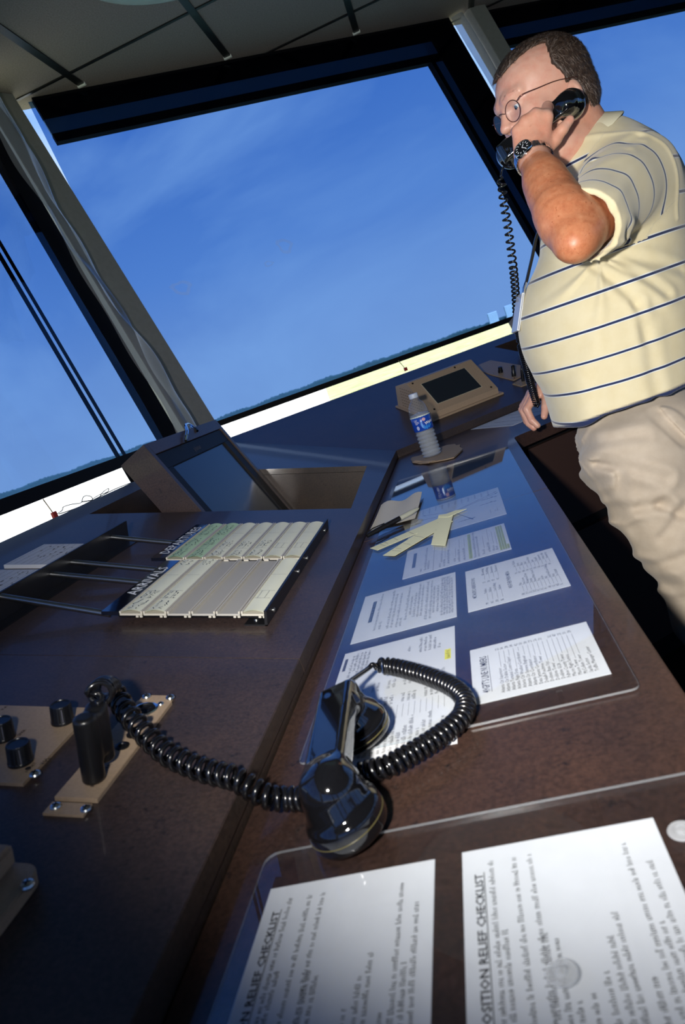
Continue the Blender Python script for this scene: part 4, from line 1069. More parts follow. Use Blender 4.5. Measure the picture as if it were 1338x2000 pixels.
m.lathe(base, ZA, [(0.0145, 0.1955), (0.0148, 0.196), (0.0148, 0.2085), (0.0138, 0.2100), (0.0, 0.2102)], CAPM, 40); m.build('cap', bo, smooth=40)

# ================================================================== PANELS ON THE LEFT CONSOLE
def lf(px, py, h=0.0): return Luv(onL(px, py, h))
def Lm(u, y, h): return L_O + L_u * u + L_v * y + L_n * h      # metres
def lbox(mb, u, y, h, m): return mb.box(L_O, -L_u, L_v, L_n, (-u[1], -u[0]), y, h, m)
U_ = U
# narrow recorder panel
uv = [onL(*q) - L_O for q in ((276, 1361), (346, 1363), (157, 1600), (91, 1592))]
uu = sorted(q @ L_u for q in uv); yy = sorted(q @ L_v for q in uv)
u0, u1, y0, y1 = (uu[0] + uu[1]) / 2, (uu[2] + uu[3]) / 2, (yy[0] + yy[1]) / 2, (yy[2] + yy[3]) / 2
pr = empty('jack_panel', Lm((u0 + u1) / 2, (y0 + y1) / 2, 0), 'narrow beige metal jack panel with a round socket, under the black plug-in unit', 'panel')
gA = y0 + (y1 - y0) * 0.095
m = MB(); lbox(m, (u0, u1), (y0, gA - 0.0035), (0, 0.0028), BEIGE); lbox(m, (u0 - 0.003, u1), (gA, y1 - (y1 - y0) * 0.075), (0, 0.0048), BEIGE); lbox(m, (u0, u1), (y1 - (y1 - y0) * 0.073, y1), (0, 0.0028), BEIGE)
lbox(m, (u0 + .002, u1 - .002), (gA - 0.004, gA), (0, 0.0008), MATTBLACK)
put_text(m, "RECORDER", Lm(u0 + 0.009, y0 + (y1 - y0) * 0.17, 0.0048), L_v, L_u, 0.0052, INK, 0.01, 0.0002, 0.036)
put_text(m, "MIC", Lm(u0 + 0.007, y0 + (y1 - y0) * 0.47, 0.0048), L_v, L_u, 0.0045, INK, 0.01, 0.0002)
put_text(m, "HS", Lm(u0 + 0.010, y0 + (y1 - y0) * 0.76, 0.0048), L_v, L_u, 0.0045, INK, 0.01, 0.0002)
m.build('plate', pr, smooth=0, bev=0.0004)
for q in ((287, 1366), (333, 1368), (110, 1582), (169, 1587)):
    P = onL(*q) ; screw('screw', P + L_n * 0.0028, L_n, 0.0052 if q[1] < 1400 else 0.0050, pr)
for q in ((256, 1385), (253, 1400), (315, 1383)): screw('screw', onL(*q) + L_n * 0.0048, L_n, 0.0036, pr)
c = onL(285, 1394) + L_n * 0.0048
m = MB(); m.lathe(c, L_n, [(0.0140, 0), (0.0140, 0.0016), (0.0120, 0.0020), (0.0112, 0.0014), (0.0112, -0.001)], CHROME, 36, cap=False); m.lathe(c, L_n, [(0.0112, 0.0006), (0.0, 0.0006)], MATTBLACK, 36, cap=False)
for a_ in range(5): m.lathe(c + L_u * 0.006 * math.cos(a_ * 1.26) + L_v * 0.006 * math.sin(a_ * 1.26), L_n, [(0.0012, 0.0006), (0.0012, 0.0012), (0, 0.0012)], PANELBLACK, 10)
m.build('socket', pr, smooth=40)
for q in ((240, 1466), (262, 1443)):
    c = onL(*q) + L_n * 0.0048; m = MB(); m.lathe(c, L_n, [(0.0072, 0), (0.0072, 0.0012), (0.0042, 0.0016), (0.0036, 0.0004)], BLACK, 28); m.lathe(c, L_n, [(0.0036, 0.0005), (0, 0.0005)], MATTBLACK, 20, cap=False); m.build('jack', pr, smooth=40)

# wide knob panel
q1 = onL(150, 1387) - L_O; q2 = onL(78, 1538) - L_O
ku0, ky1, ky0 = (q1 @ L_u + q2 @ L_u) / 2 - 0.003, q1 @ L_v, q2 @ L_v
pk = empty('knob_panel', Lm(ku0 + 0.1, (ky0 + ky1) / 2, 0), 'wide beige metal panel with three black knobs at the left edge', 'panel')
m = MB(); lbox(m, (ku0, ku0 + 0.30), (ky0, ky1), (0, 0.0035), BEIGE)
for s, px, py, sz in (("SPKR", 40, 1443, .0052), ("VOL", 85, 1500, .0060), ("HDSET", 55, 1515, .0052), ("P-A", 8, 1392, .0052)):
    P = onL(px, py); put_text(m, s, P + L_n * 0.0035, L_v, L_u, sz, INK, 0.01, 0.0002)
c = onL(56, 1507) + L_n * 0.0035; m.lathe(c, L_n, [(0.0028, 0.0003), (0.0, 0.0003)], INK, 16, cap=False)
m.build('plate', pk, smooth=0, bev=0.0004)
screw('screw', onL(70, 1520) + L_n * 0.0035, L_n, 0.0055, pk)
def knob(c, r, h, parent, lab=None, ax=L_n, tick=True):
    m = MB(); prof = [(r * 1.04, 0), (r * 1.04, h * 0.12), (r, h * 0.16), (r * 0.95, h * 0.93), (r * 0.88, h), (r * 0.8, h), (r * 0.76, h * 0.96), (0, h * 0.96)]
    seg = 60; a = np.cross(ax, XA); a /= np.linalg.norm(a); b = np.cross(ax, a); vs = []
    for i_, (rr, hh) in enumerate(prof):
        for k in range(seg):
            q = 2 * math.pi * k / seg; r2 = rr * (1 - (0.035 if (k % 3 == 0 and 1 < i_ < 4) else 0)); vs.append(c + ax * hh + (a * math.cos(q) + b * math.sin(q)) * max(r2, 1e-5))
    n_ = len(prof); fs = [(i_ * seg + k, i_ * seg + (k + 1) % seg, (i_ + 1) * seg + (k + 1) % seg, (i_ + 1) * seg + k) for i_ in range(n_ - 1) for k in range(seg)]
    m.add(vs, fs, BLACK)
    if tick:
        vd = (C0 - c); vd -= ax * (vd @ ax); vd /= np.linalg.norm(vd); sd_ = np.cross(ax, vd)
        m.box(c + vd * r * 0.99, sd_, vd, ax, (-0.0006, 0.0006), (-0.001, 0.0006), (h * 0.2, h * 0.9), GREYINK)
    return m.build('knob', parent, smooth=35)
for q in ((8, 1447), (42, 1494), (124, 1414)):
    knob(onL(*q) + L_n * 0.0035, 0.0118, 0.021, pk)

# plug-in unit standing on the jack panel (two joined barrels) with its coil cord
b0 = onL(183, 1540) + L_n * 0.0048; b1 = onL(212, 1500) + L_n * 0.0048
t0 = dep(160, 1420, 1.0)
def top_above(B, x, y):       # point straight out of the panel over B whose image is nearest (x, y)
    best = min(np.linspace(0.02, 0.09, 141), key=lambda h: np.hypot(*(np.array(proj(B + L_n * h)) - (x, y)))); return best
def proj(P):
    c = W.T @ (np.asarray(P) - C0); return (CX - FOC * c[0] / c[2], CY + FOC * c[1] / c[2])
bA = onL(186, 1533) + L_n * 0.0048; hA = top_above(bA, 160, 1400)
bB = bA + L_v * 0.022 ; 
Fm = Field(); r_ = 0.0105
Fm.u(prim_cyl(bA + L_n * hA / 2, L_n, r_, hA / 2, 0.004), 0.001); Fm.u(prim_cyl(bB + L_n * (hA / 2 + 0.004), L_n, r_ * 0.95, hA / 2 - 0.004, 0.003), 0.002)
Fm.u(prim_box((bA + bB) / 2 + L_n * (hA / 2 + 0.008), (0.0095, 0.011, hA / 2 - 0.010), np.array([L_u, L_v, L_n]), 0.004), 0.003)
for k in range(8):
    Fm.sub(prim_box(bA + L_n * (hA * 0.62 + k * 0.0024) - L_v * 0.0112, (0.006, 0.0012, 0.0005), np.array([L_u, L_v, L_n])), 0.0004)
vv, qq = polygonise(Fm, np.minimum(bA, bB) - 0.035, np.maximum(bA, bB) + np.array([0.035, 0.035, 0.09]), 0.0009)
pl = mesh_np('plug_unit', vv, qq, [BLACK]); tag(pl, 'black twin-barrel plug standing upright in the beige jack panel', 'plug')
# coiled cord from the plug to the handset
cz = 0.009
path = [bB + L_n * (hA + 0.000), bB + L_n * (hA + 0.006) + L_v * 0.010, onL(226, 1400, 0) + L_n * 0.034, onL(262, 1440) + L_n * 0.022, onL(320, 1486) + L_n * 0.012, onL(380, 1515) + L_n * 0.010, onL(430, 1532) + L_n * 0.0105,
        onL(462, 1543) + L_n * 0.012, on_desk(520, 1555, 0.022), on_desk(566, 1560, 0.012), on_desk(606, 1560, 0.0095), on_desk(650, 1535, 0.0095)]
m = MB()
HC = np.array([-0.192, 0.462, DESK])     # near cup of the handset
path2 = [on_desk(650, 1535, 0.0095), on_desk(700, 1512, 0.0095), on_desk(755, 1497, 0.0125), on_desk(810, 1468, 0.0125), on_desk(862, 1435, 0.0125), on_desk(900, 1402, 0.0125), on_desk(908, 1368, 0.0125), on_desk(880, 1340, 0.0125), on_desk(820, 1316, 0.013), on_desk(765, 1302, 0.016), on_desk(733, 1302, 0.022)]
coil(m, path[:8] + path[8:11], 0.0108, 0.0168, 0.0027, CORDM, pitch2=0.0064, R2_=0.0088)
plugc = m.build('coiled_cord', smooth=180)
m2 = MB(); coil(m2, [path[10]] + path2, 0.0080, 0.0066, 0.0026, CORDM)
ob = m2.build('handset_loop', plugc, smooth=180)
tag(plugc, 'black coiled cord from the twin-barrel plug to the desk handset, looping right', 'cord')

# desk handset -------------------------------------------------------
def handset(name, near, far, up, parent=None, size=1.0, mats=(GLOSSBLACK,), res=0.0016, flare=True):
    """near: centre of the ear-cup end on the handle line, far: the mouth end; up: away from the cups"""
    near = np.array(near); far = np.array(far); x = far - near; Lh = np.linalg.norm(x); x /= Lh
    up = np.array(up, float); up -= x * (up @ x); up /= np.linalg.norm(up); y = np.cross(up, x); Rm = np.array([x, y, up])
    P = lambda a, b, c: near + x * a + y * b + up * c
    Fh = Field()
    s = size
    Fh.u(prim_box(P(Lh * 0.5, 0, -0.006 * s), (Lh * 0.5 + 0.012, 0.0185 * s, 0.0105 * s), Rm, 0.0045 * s), 0.001)
    Fh.u(prim_cone(P(-0.002, 0, -0.016 * s), P(-0.006, 0, -0.040 * s), 0.026 * s, 0.031 * s), 0.006)
    Fh.u(prim_cyl(P(-0.006, 0, -0.040 * s), up, 0.0325 * s, 0.012 * s, 0.006), 0.004)
    if flare:
        Fh.u(prim_cone(P(Lh - 0.004, 0, -0.018 * s), P(Lh + 0.002, 0, -0.036 * s), 0.021 * s, 0.031 * s), 0.004)
        Fh.u(prim_cyl(P(Lh + 0.0, 0, -0.044 * s), up, 0.034 * s, 0.008 * s, 0.004), 0.003)
        Fh.u(prim_box(P(Lh + 0.003, 0, -0.012), (0.016, 0.0195, 0.012), Rm, 0.005), 0.004)
    # flat cup faces
    Fh.cut(lambda Q: (Q - P(0, 0, -0.052 * s)) @ (-up), 0.002)
    lo = np.minimum(near, far) - 0.075; hi = np.maximum(near, far) + 0.075
    v, q = polygonise(Fh, lo, hi, res)
    o = mesh_np(name, v, q, list(mats), parent)
    return o, P, Lh, (x, y, up)
hn = np.array([HC[0], HC[1], DESK + 0.0045 + 0.052]); hf = hn + np.array([-0.010, 0.128, 0.002])
upv = np.array([-0.17, 0.0, 1.0])
hs, HP, HL, HA_ = handset('telephone_handset', hn, hf, upv)
tag(hs, 'glossy black telephone handset lying cups down on the desk pads in the foreground', 'telephone handset')
m = MB(); gold = mat('olive_seam_rim', (0.10, 0.085, 0.03), 0.3)
for a_, r0, c_ in ((HL, 0.0342, -0.0445), (-0.006, 0.0328, -0.040)):
    m = MB(); ringp = [HP(a_ + r0 * math.cos(q), r0 * math.sin(q), c_) for q in np.linspace(0, 2 * math.pi, 49)]
    m.tube(ringp, 0.0005, gold, 6, cap=False)
    q = m.build('cup_seam', hs, smooth=180); q['label'] = 'dull olive seam line'
m = MB(); m.tube([HP(HL + 0.022, 0, -0.012), HP(HL + 0.032, 0.004, -0.010)], [0.006, 0.0045], BLACK, 12); m.build('strain_relief', hs)
m = MB(); m.tube(spline([HP(HL + 0.030, 0.004, -0.010), on_desk(716, 1308, 0.030), on_desk(728, 1298, 0.030), on_desk(736, 1306, 0.026)], 6), 0.0028, CORDM, 8); m.build('cord_tail', plugc, smooth=180)

# beige unit at the lower left corner
BG2 = BEIGE
bu = empty('beige_instrument', Lm(0.40, 0.30, 0), 'beige metal instrument with a rounded flange, cut off by the lower left corner', 'instrument')
cor = onL(90, 1712) - L_O; fu, fy = cor @ L_u, cor @ L_v
m = MB(); r = 0.014; ring = [(fu, fy - 0.45), (fu + 0.30, fy - 0.45), (fu + 0.30, fy)] + [(fu + r - r * math.sin(a_), fy - r + r * math.cos(a_)) for a_ in np.linspace(0, math.pi / 2, 8)]
m.prism([Lm(a_, b_, 0.0) for a_, b_ in ring], L_n * 0.012, BG2); m.build('flange', bu, smooth=30, bev=0.001)
m = MB(); q = onL(60, 1703) - L_O; iu, iy = q @ L_u + 0.002, q @ L_v
lbox(m, (iu + 0.012, iu + 0.28), (iy - 0.45, iy - 0.012), (0.012, 0.040), BG2); lbox(m, (iu + 0.004, iu + 0.28), (iy - 0.032, iy - 0.004), (0.012, 0.030), BG2)
m.build('housing', bu, smooth=0, bev=0.003)
screw('screw', onL(59, 1757) + L_n * 0.012, L_n, 0.0055, bu)

# ================================================================== FLIGHT STRIP BOARD
def B_(px, py, h): q = onL(px, py, h) - L_O; return q @ L_u / U, q @ L_v / U
HB_ = 0.055
tR = (1.060 - 0.857) * NRM; tL = tR + 0.66
yN, yM1, yM2, yF = 2.585, 3.30, 3.345, 4.04
def sb(mb, u, y, h, m): return lbox(mb, (u[0] * U, u[1] * U), (y[0] * U, y[1] * U), (h[0] * U, h[1] * U), m)
br = empty('flight_strip_board', Lp((tR + tL) / 2, 3.3), 'black metal strip board on the left console, labelled DEPARTURES and ARRIVALS', 'strip board')
m = MB(); sb(m, (tR - 0.012, tR), (yN - 0.03, yF + 0.03), (0.0, HB_ + 0.012), PANELBLACK); sb(m, (tR - 0.012, tR + 0.09), (yN - 0.03, yN + 0.07), (0, 0.006), PANELBLACK); sb(m, (tR - 0.012, tR + 0.09), (yF - 0.07, yF + 0.03), (0, 0.006), PANELBLACK)
m.build('right_rail', br, smooth=0, bev=0.0004)
for q in ((627, 1037), (595, 1091), (577, 1117), (529, 1192)):
    P = onL(*q, HB_ * 0.45); qq_ = P - L_O; P = Lm((tR - 0.0125) * U, qq_ @ L_v, HB_ * 0.5 * U); screw('screw', P, -L_u, 0.0036, br)
screw('screw', Lp(tR + 0.05, yN + 0.02, 0.006), L_n, 0.004, br)
# left rail: tall black angle
lu = 1.447
m = MB(); ylo, yhi = 2.0, 3.87
sb(m, (lu, lu + 0.012), (ylo, yhi), (0.0, 0.13), PANELBLACK); sb(m, (lu - 0.07, lu), (ylo, yhi), (0, 0.006), PANELBLACK)
m.build('left_rail', br, smooth=0, bev=0.0004)
for y_ in ((218.6, 1049), (140, 1097.5), (100, 1121), (-40, 1189)):
    h_ = min(np.linspace(0.0, 0.13, 131), key=lambda h: abs(Luv(onL(*y_, h))[0] - lu)); yy_ = max(Luv(onL(*y_, h_))[1], yN + 0.03)
    m = MB(); m.tube([Lp(lu, yy_, h_), Lp(tL + 0.06, yy_, 0.026)], 0.0050, ALU, 16); m.build('rod', br, smooth=40)
# black label plates
wL = 0.080; wS = 0.66 / 6
for (ya, yb, txt) in ((yN, yM1, "ARRIVALS"), (yM2, yF, "DEPARTURES")):
    du = 0.0 if txt == "ARRIVALS" else 0.11
    m = MB(); ua = tL + 0.005 + (0.105 if txt != "ARRIVALS" else 0.0)
    sb(m, (ua, ua + wL), (ya, yb), (HB_ - 0.022, HB_ - 0.004), LABELB)
    put_text(m, txt, Lp(ua + 0.012, ya + (0.20 if txt == "ARRIVALS" else 0.07), HB_ - 0.004), L_v, L_u, 0.0265, WHITEINK, 0.012, 0.0003, 0.40 * U if txt == "ARRIVALS" else 0.56 * U)
    q = m.build('label_plate', br, smooth=0, bev=0.0003); q['label'] = 'black plate reading ' + txt
    m = MB(); nc_ = 6 if txt == "ARRIVALS" else 7
    sb(m, (tR, ua), (ya, yb), (HB_ - 0.030, HB_ - 0.022), BLACK); m.build('tray', br, smooth=0)
# the strips in their holders
rnd = random.Random(5)
def holder(ua, ya, yb, kind, lab, grp, marks):
    hd = empty('strip_holder', Lp(ua + wS / 2, (ya + yb) / 2, HB_ - 0.02), lab, 'flight strip', grp)
    m = MB(); w = wS
    sb(m, (ua + 0.003, ua + w - 0.003), (ya - 0.004, yb), (HB_ - 0.021, HB_ - 0.012), HOLDERIN if kind == 'empty' else HOLDER)
    sb(m, (ua + 0.002, ua + 0.010), (ya - 0.004, yb), (HB_ - 0.012, HB_ - 0.001), HOLDER); sb(m, (ua + w - 0.010, ua + w - 0.002), (ya - 0.004, yb), (HB_ - 0.012, HB_ - 0.001), HOLDER)
    sb(m, (ua + 0.0, ua + 0.012), (ya - 0.010, ya - 0.004), (HB_ - 0.028, HB_ - 0.018), HOLDER); sb(m, (ua + 0.018, ua + 0.030), (ya - 0.010, ya - 0.004), (HB_ - 0.028, HB_ - 0.018), HOLDER)
    sb(m, (ua + w - 0.045, ua + w - 0.02), (yb, yb + 0.012), (HB_ - 0.02, HB_ - 0.004), HOLDER)
    m.build('holder', hd, smooth=0, bev=0.0003)
    if kind == 'empty': return
    m = MB(); pm = STRIPG if kind == 'green' else STRIPW
    n_ = 10; vs = []                       # slightly arched paper
    for i_ in range(n_ + 1):
        for j_ in range(7):
            f_ = j_ / 6; edge = (1 - abs(i_ / n_ * 2 - 1)) ; hh = HB_ - 0.006 + 0.010 * math.sin(math.pi * f_) * (1.0 if i_ in (0, n_) else 0.5)
            vs.append(Lp(ua + 0.009 + (w - 0.020) * f_, ya + 0.004 + (yb - ya - 0.008) * i_ / n_, hh))
    nn = len(vs); fs = [(i_ * 7 + j_, i_ * 7 + j_ + 1, (i_ + 1) * 7 + j_ + 1, (i_ + 1) * 7 + j_) for i_ in range(n_) for j_ in range(6)]
    m.add(vs, fs, pm)
    m.add([v - L_n * 0.0008 for v in vs], [f[::-1] for f in fs], pm)
    hh = HB_ + 0.0035
    def ln(u0_, y0_, u1_, y1_, wd, mm=GREYINK):
        a = Lp(u0_, y0_, hh); b = Lp(u1_, y1_, hh); d = b - a; L__ = np.linalg.norm(d); d /= L__; s_ = np.cross(L_n, d) * wd
        m.add([a - s_, b - s_, b + s_, a + s_], [(0, 1, 2, 3)], mm)
    Ly = yb - ya
    for f_ in (0.2, 0.33, 0.64): ln(ua + 0.018, ya + Ly * f_, ua + w - 0.018, ya + Ly * f_, 0.00022)
    for f_ in (0.4, 0.7): ln(ua + w * f_, ya + Ly * 0.2, ua + w * f_, ya + Ly * 0.33, 0.0002)
    for (f0, f1) in marks:                 # handwriting: short joined strokes
        for row in (0.32, 0.62):
            yy_ = ya + Ly * f0; u_ = ua + w * row; prev = None
            while yy_ < ya + Ly * f1:
                a = (u_ + rnd.uniform(-0.012, 0.012), yy_); yy_ += rnd.uniform(0.008, 0.02); b = (u_ + rnd.uniform(-0.014, 0.014), yy_)
                ln(a[0], a[1], b[0], b[1], 0.00045, INK)
                yy_ += rnd.choice((0, 0, 0.012))
    m.build('paper_strip', hd, smooth=60)
ordA = ['first', 'second', 'third', 'fourth', 'fifth', 'sixth', 'seventh']
for k in range(6):
    ua = tL - wS * (k + 1); kind = 'cream' if k in (0, 1, 5) else 'empty'
    lab = {0: 'cream strip with handwriting right beside the ARRIVALS plate', 1: 'second cream handwritten strip from the ARRIVALS plate', 2: 'empty grey strip holder beside the handwritten arrival strips', 3: 'middle one of the three empty grey strip holders',
           4: 'empty grey strip holder beside the blank cream arrival strip', 5: 'blank cream arrival strip against the black right rail'}[k]
    holder(ua, yN, yM1, kind, lab, 'flight strip holders on the board', [(0.02, 0.16), (0.2, 0.32), (0.86, 0.97)] if k < 2 else [])
for k in range(7):
    ua = tL + 0.105 - wS * (k + 1); kind = 'green' if k < 2 else 'cream'
    if k == 6: ua = tR + 0.0
    ua = tR + (tL + 0.105 - tR) * (6 - k) / 7 * 1.0
    w_keep = wS; wS = (tL + 0.105 - tR) / 7
    lab = {0: 'green departure strip right beside the DEPARTURES plate', 1: 'green departure strip second from the DEPARTURES plate', 2: 'cream departure strip next to the green ones', 3: 'cream departure strip second after the green ones',
           4: 'cream departure strip third after the green ones', 5: 'blank cream departure strip second from the right rail', 6: 'blank cream departure strip against the right rail'}[k]
    holder(ua, yM2, yF, kind, lab, 'flight strip holders on the board', [(0.02, 0.18), (0.3, 0.5), (0.6, 0.9)] if k < 2 else ([(0.02, 0.14), (0.25, 0.4)] if k < 5 else []))
    wS = w_keep

# two note pads left of the board
for (c4, lab) in ((((15, 1103), (78, 1065), (174, 1061), (100, 1104)), 'small white gridded pad with handwriting, farther one beside the black left rail'),
                  (((-40, 1170), (-2, 1114), (86, 1112), (0, 1166)), 'white gridded pad cut off by the left edge of the frame')):
    q = [onL(*p_, 0.02) - L_O for p_ in c4]; us = [p_ @ L_u for p_ in q]; ys = [p_ @ L_v for p_ in q]
    u0_, u1_ = lu * U + 0.006, (us[0] + us[1]) / 2; y0_, y1_ = (ys[0] + ys[3]) / 2, (ys[1] + ys[2]) / 2
    if c4[0][0] < 0: y0_, y1_ = y1_ - 0.15, y1_; u1_ = u0_ + 0.17
    m = MB(); lbox(m, (u0_, u1_), (y0_, y1_), (0.0, 0.0075), PAPER)
    for k in range(12):
        f_ = (k + 0.5) / 12; a_ = u0_ + (u1_ - u0_) * f_; b_ = y0_ + (y1_ - y0_) * f_
        lbox(m, (a_, a_ + 0.0008), (y0_ + 0.004, y1_ - 0.004), (0.0075, 0.0076), GREYINK); lbox(m, (u0_ + 0.004, u1_ - 0.004), (b_, b_ + 0.0004), (0.0075, 0.0076), GREYINK)
    for k in range(26):
        a_ = rnd.uniform(u0_ + (u1_ - u0_) * 0.3, u1_ - 0.015); b_ = rnd.uniform(y0_ + (y1_ - y0_) * 0.3, y1_ - 0.015); lbox(m, (a_, a_ + rnd.uniform(0.001, 0.003)), (b_, b_ + rnd.uniform(0.003, 0.01)), (0.0076, 0.0078), INK)
    tag(m.build('note_pad', smooth=0, bev=0.0003), lab, 'note pad')

# ================================================================== TOUCH PANEL UNIT AND KNOB PANEL ON THE FAR CONSOLE
def Fm_(t, u, h): return F_O + F_d * t + F_u * u + F_n * h
def ft(px, py, h=0.0): q = onF(px, py, h) - F_O; return q @ F_d, q @ F_u
tp = empty('touch_panel_unit', Fm_(1.2 * U, 0.8 * U, 0), 'beige slanted touch panel unit on the far console behind the water bottle', 'touch panel')
a0 = ft(853, 820); a1 = ft(987, 770); a2 = ft(763, 795)
ta, tb, ub, uf = a0[0] - 0.045, a1[0], (a0[1] + a1[1]) / 2, a2[1] + 0.02
ta = (ft(763, 797)[0] + ft(850, 822)[0]) / 2
PX = lambda mb, t, u, h, m: mb.box(F_O, F_d, F_u, F_n, t, u, h, m)
m = MB(); PX(m, (ta, tb), (ub, ub + 0.30), (0, 0.008), BEIGE); m.build('base_plate', tp, smooth=0, bev=0.002)
# housing: wedge, high at its far side
def wedge_face(px, py, n_, p_): return plane_hit(px, py, p_, n_)
hb = 0.014; ht_ = 0.125; uB = ub + 0.30
fA = Fm_(0, ub + 0.015, hb + 0.014); fB = Fm_(0, uB - 0.10, ht_)
m = MB(); ti0, ti1 = ta + 0.010, tb - 0.018
prof = [(ub + 0.010, 0.008), (uB - 0.01, 0.008), (uB - 0.02, ht_ - 0.03), (uB - 0.115, ht_), (uB - 0.125, ht_), (ub + 0.012, hb + 0.016)]
m.prism([Fm_(ti0, a_, b_) for a_, b_ in prof], F_d * (ti1 - ti0), BEIGE)
DOTB = mat('dark_beige_perforation', (0.16, 0.11, 0.07), 0.6)
for i_ in range(10):
    for j_ in range(7):
        uu_ = ub + 0.085 + i_ * 0.017; hh_ = 0.018 + j_ * 0.0125
        if hh_ < 0.03 + (uu_ - ub - 0.03) * 0.62 and hh_ < ht_ - 0.012:
            m.box(Fm_(ti0, uu_, hh_), F_d, F_u, F_n, (-0.0006, 0.0002), (-0.0055, 0.0055), (-0.0018, 0.0018), DOTB)
m.build('housing', tp, smooth=0, bev=0.002)
pA = Fm_(ti0, ub + 0.012, hb + 0.016); pB = Fm_(ti0, uB - 0.125, ht_); sl = pB - pA; SL = np.linalg.norm(sl); sl /= SL; sn = np.cross(F_d, sl); 
if sn[2] < 0: sn = -sn
WD = ti1 - ti0
m = MB(); m.box(pA, F_d, sl, sn, (WD * 0.15, WD * 0.83), (SL * 0.17, SL * 0.84), (0.0006, 0.0022), mat('pale_bezel_line', (0.5, 0.45, 0.33), 0.5)); m.box(pA, F_d, sl, sn, (WD * 0.16, WD * 0.82), (SL * 0.18, SL * 0.83), (0.0008, 0.0030), LCD)
m.build('screen', tp, smooth=0)
for a_, b_ in ((0.07, 0.08), (0.93, 0.08), (0.07, 0.94), (0.72, 0.95)):
    m = MB(); m.lathe(pA + F_d * WD * a_ + sl * SL * b_, sn, [(0.0042, 0.0), (0.0042, 0.0015), (0.0, 0.0018)], BLACK, 14); m.build('bolt', tp, smooth=40)

fk = [onF(x, y) for x, y in ((922, 719), (958, 705), (1017, 715), (1017, 737), (1004, 744), (960, 733))]
kp = empty('knob_panel', sum(fk) / 6, 'beige metal panel with two black knobs on the far console, before the belly', 'panel')
m = MB(); m.prism(fk, F_n * 0.004, BEIGE); m.build('plate', kp, smooth=0)
def far_knob(px, py, r, h, nm='knob'):
    m = MB(); c = onF(px, py) + F_n * 0.004; m.lathe(c, F_n, [(r, 0), (r, h * 0.4), (r * 0.82, h * 0.45), (r * 0.8, h * 0.95), (0, h)], BLACK, 20); m.build(nm, kp, smooth=40)
far_knob(978, 729, 0.011, 0.026); far_knob(1004, 736, 0.0095, 0.048)
for q in ((958, 707), (963, 731), (996, 716)): screw('screw', onF(*q) + F_n * 0.004, F_n, 0.003, kp)
m = MB(); c = onF(1005, 741) + F_n * 0.004; m.lathe(c, F_n, [(0.0022, 0), (0.0022, 0.004), (0, 0.005)], COPPER, 10); q = m.build('indicator', kp); q['label'] = 'small copper tip'
fk2 = [onF(x, y) for x, y in ((1001, 751), (1018, 756), (1040, 748), (1040, 735), (1018, 742))]
kp2 = empty('jack_panel', sum(fk2) / 5, 'narrow beige strip with two black plugs at the belly of the man', 'panel')
m = MB(); m.prism(fk2, F_n * 0.004, BEIGE); m.build('plate', kp2, smooth=0)
for px, py in ((1022, 746), (1031, 743)):
    m = MB(); c = onF(px, py) + F_n * 0.004; m.lathe(c, F_n, [(0.0065, 0), (0.007, 0.045), (0.004, 0.055), (0, 0.056)], BLACK, 16); m.build('plug', kp2, smooth=40)
for q in ((1006, 751), (1015, 753)): screw('screw', onF(*q) + F_n * 0.004, F_n, 0.003, kp2)

# thin wires and shade brackets on the sills
def onsillL(px, py, z): return plane_hit(px, py, (0, 0, Z(z)), ZA)
def wall_pt(i, px, py, off):
    s_, d_, o_, ln_ = WALLS[i]; n_ = np.cross(d_, ln_); return plane_hit(px, py, Wp(i, 5, 0, off), n_)
WIRE = mat('thin_dark_wire', (0.03, 0.03, 0.025), 0.5)
m = MB(); P = [wall_pt(5, x, y, 0.12) for x, y in ((108, 1006), (121, 997), (124, 990), (140, 985), (158, 982), (162, 972), (168, 968), (178, 970), (180, 976), (170, 979), (160, 980), (190, 974), (200, 962), (212, 954), (210, 961), (195, 966), (180, 975))]
m.tube(spline(P, 5), 0.0011, WIRE, 6); m.tube(spline([wall_pt(5, x, y, 0.12) for x, y in ((115, 1004), (150, 992), (185, 975), (225, 955), (258, 942))], 5), 0.0014, WIRE, 6)
tag(m.build('loose_wire', smooth=180), 'thin dark wire tangled along the left window sill', 'wire')
for i_, a_, b_, lab in ((5, (84, 975), (108, 1008), 'small shade cord with a red stopper at the left window sill'), (0, (778, 704), (793, 722), 'small shade cord with a red stopper above the beige touch panel')):
    A_, B2 = wall_pt(i_, *a_, 0.10), wall_pt(i_, *b_, 0.12)
    m = MB(); m.tube([A_, B2], 0.0016, mat('tan_cord', (0.35, 0.27, 0.15), 0.6), 6); cd = m.build('shade_cord', smooth=180); tag(cd, lab, 'cord')
    m = MB(); s_, d_, o_, ln_ = WALLS[i_]; m.box(B2, d_, -o_, ZA, (-0.010, 0.008), (-0.004, 0.004), (-0.006, 0.012), RED); q = m.build('stopper', cd, smooth=0, bev=0.001); q['label'] = 'red stopper'

# ================================================================== THE MAN ON THE PHONE
J = dep
def uni(v): v = np.array(v, float); return v / np.linalg.norm(v)
fb = math.radians(-110); fh0 = np.array([math.sin(fb), math.cos(fb), 0]); pit = math.radians(-9.5)
lh = np.array([math.sin(fb - math.pi / 2), math.cos(fb - math.pi / 2), 0])
fh = fh0 * math.cos(pit) + ZA * math.sin(pit); uh = np.cross(lh, fh) * 1.0
if uh[2] < 0: uh = -uh
HR = np.array([fh, lh, uh]); HS = 1.02
HO = J(1084, 203, 1.44)
hd = lambda f, l, u: HO + (fh * f + lh * l + uh * u) * HS
def hell(f, l, u, a, b, c, rot=0.0):
    R = HR
    if rot:
        cs, sn_ = math.cos(rot), math.sin(rot); R = np.array([fh * cs + uh * sn_, lh, -fh * sn_ + uh * cs])
    return prim_ell(hd(f, l, u), np.array([a, b, c]) * HS, R)
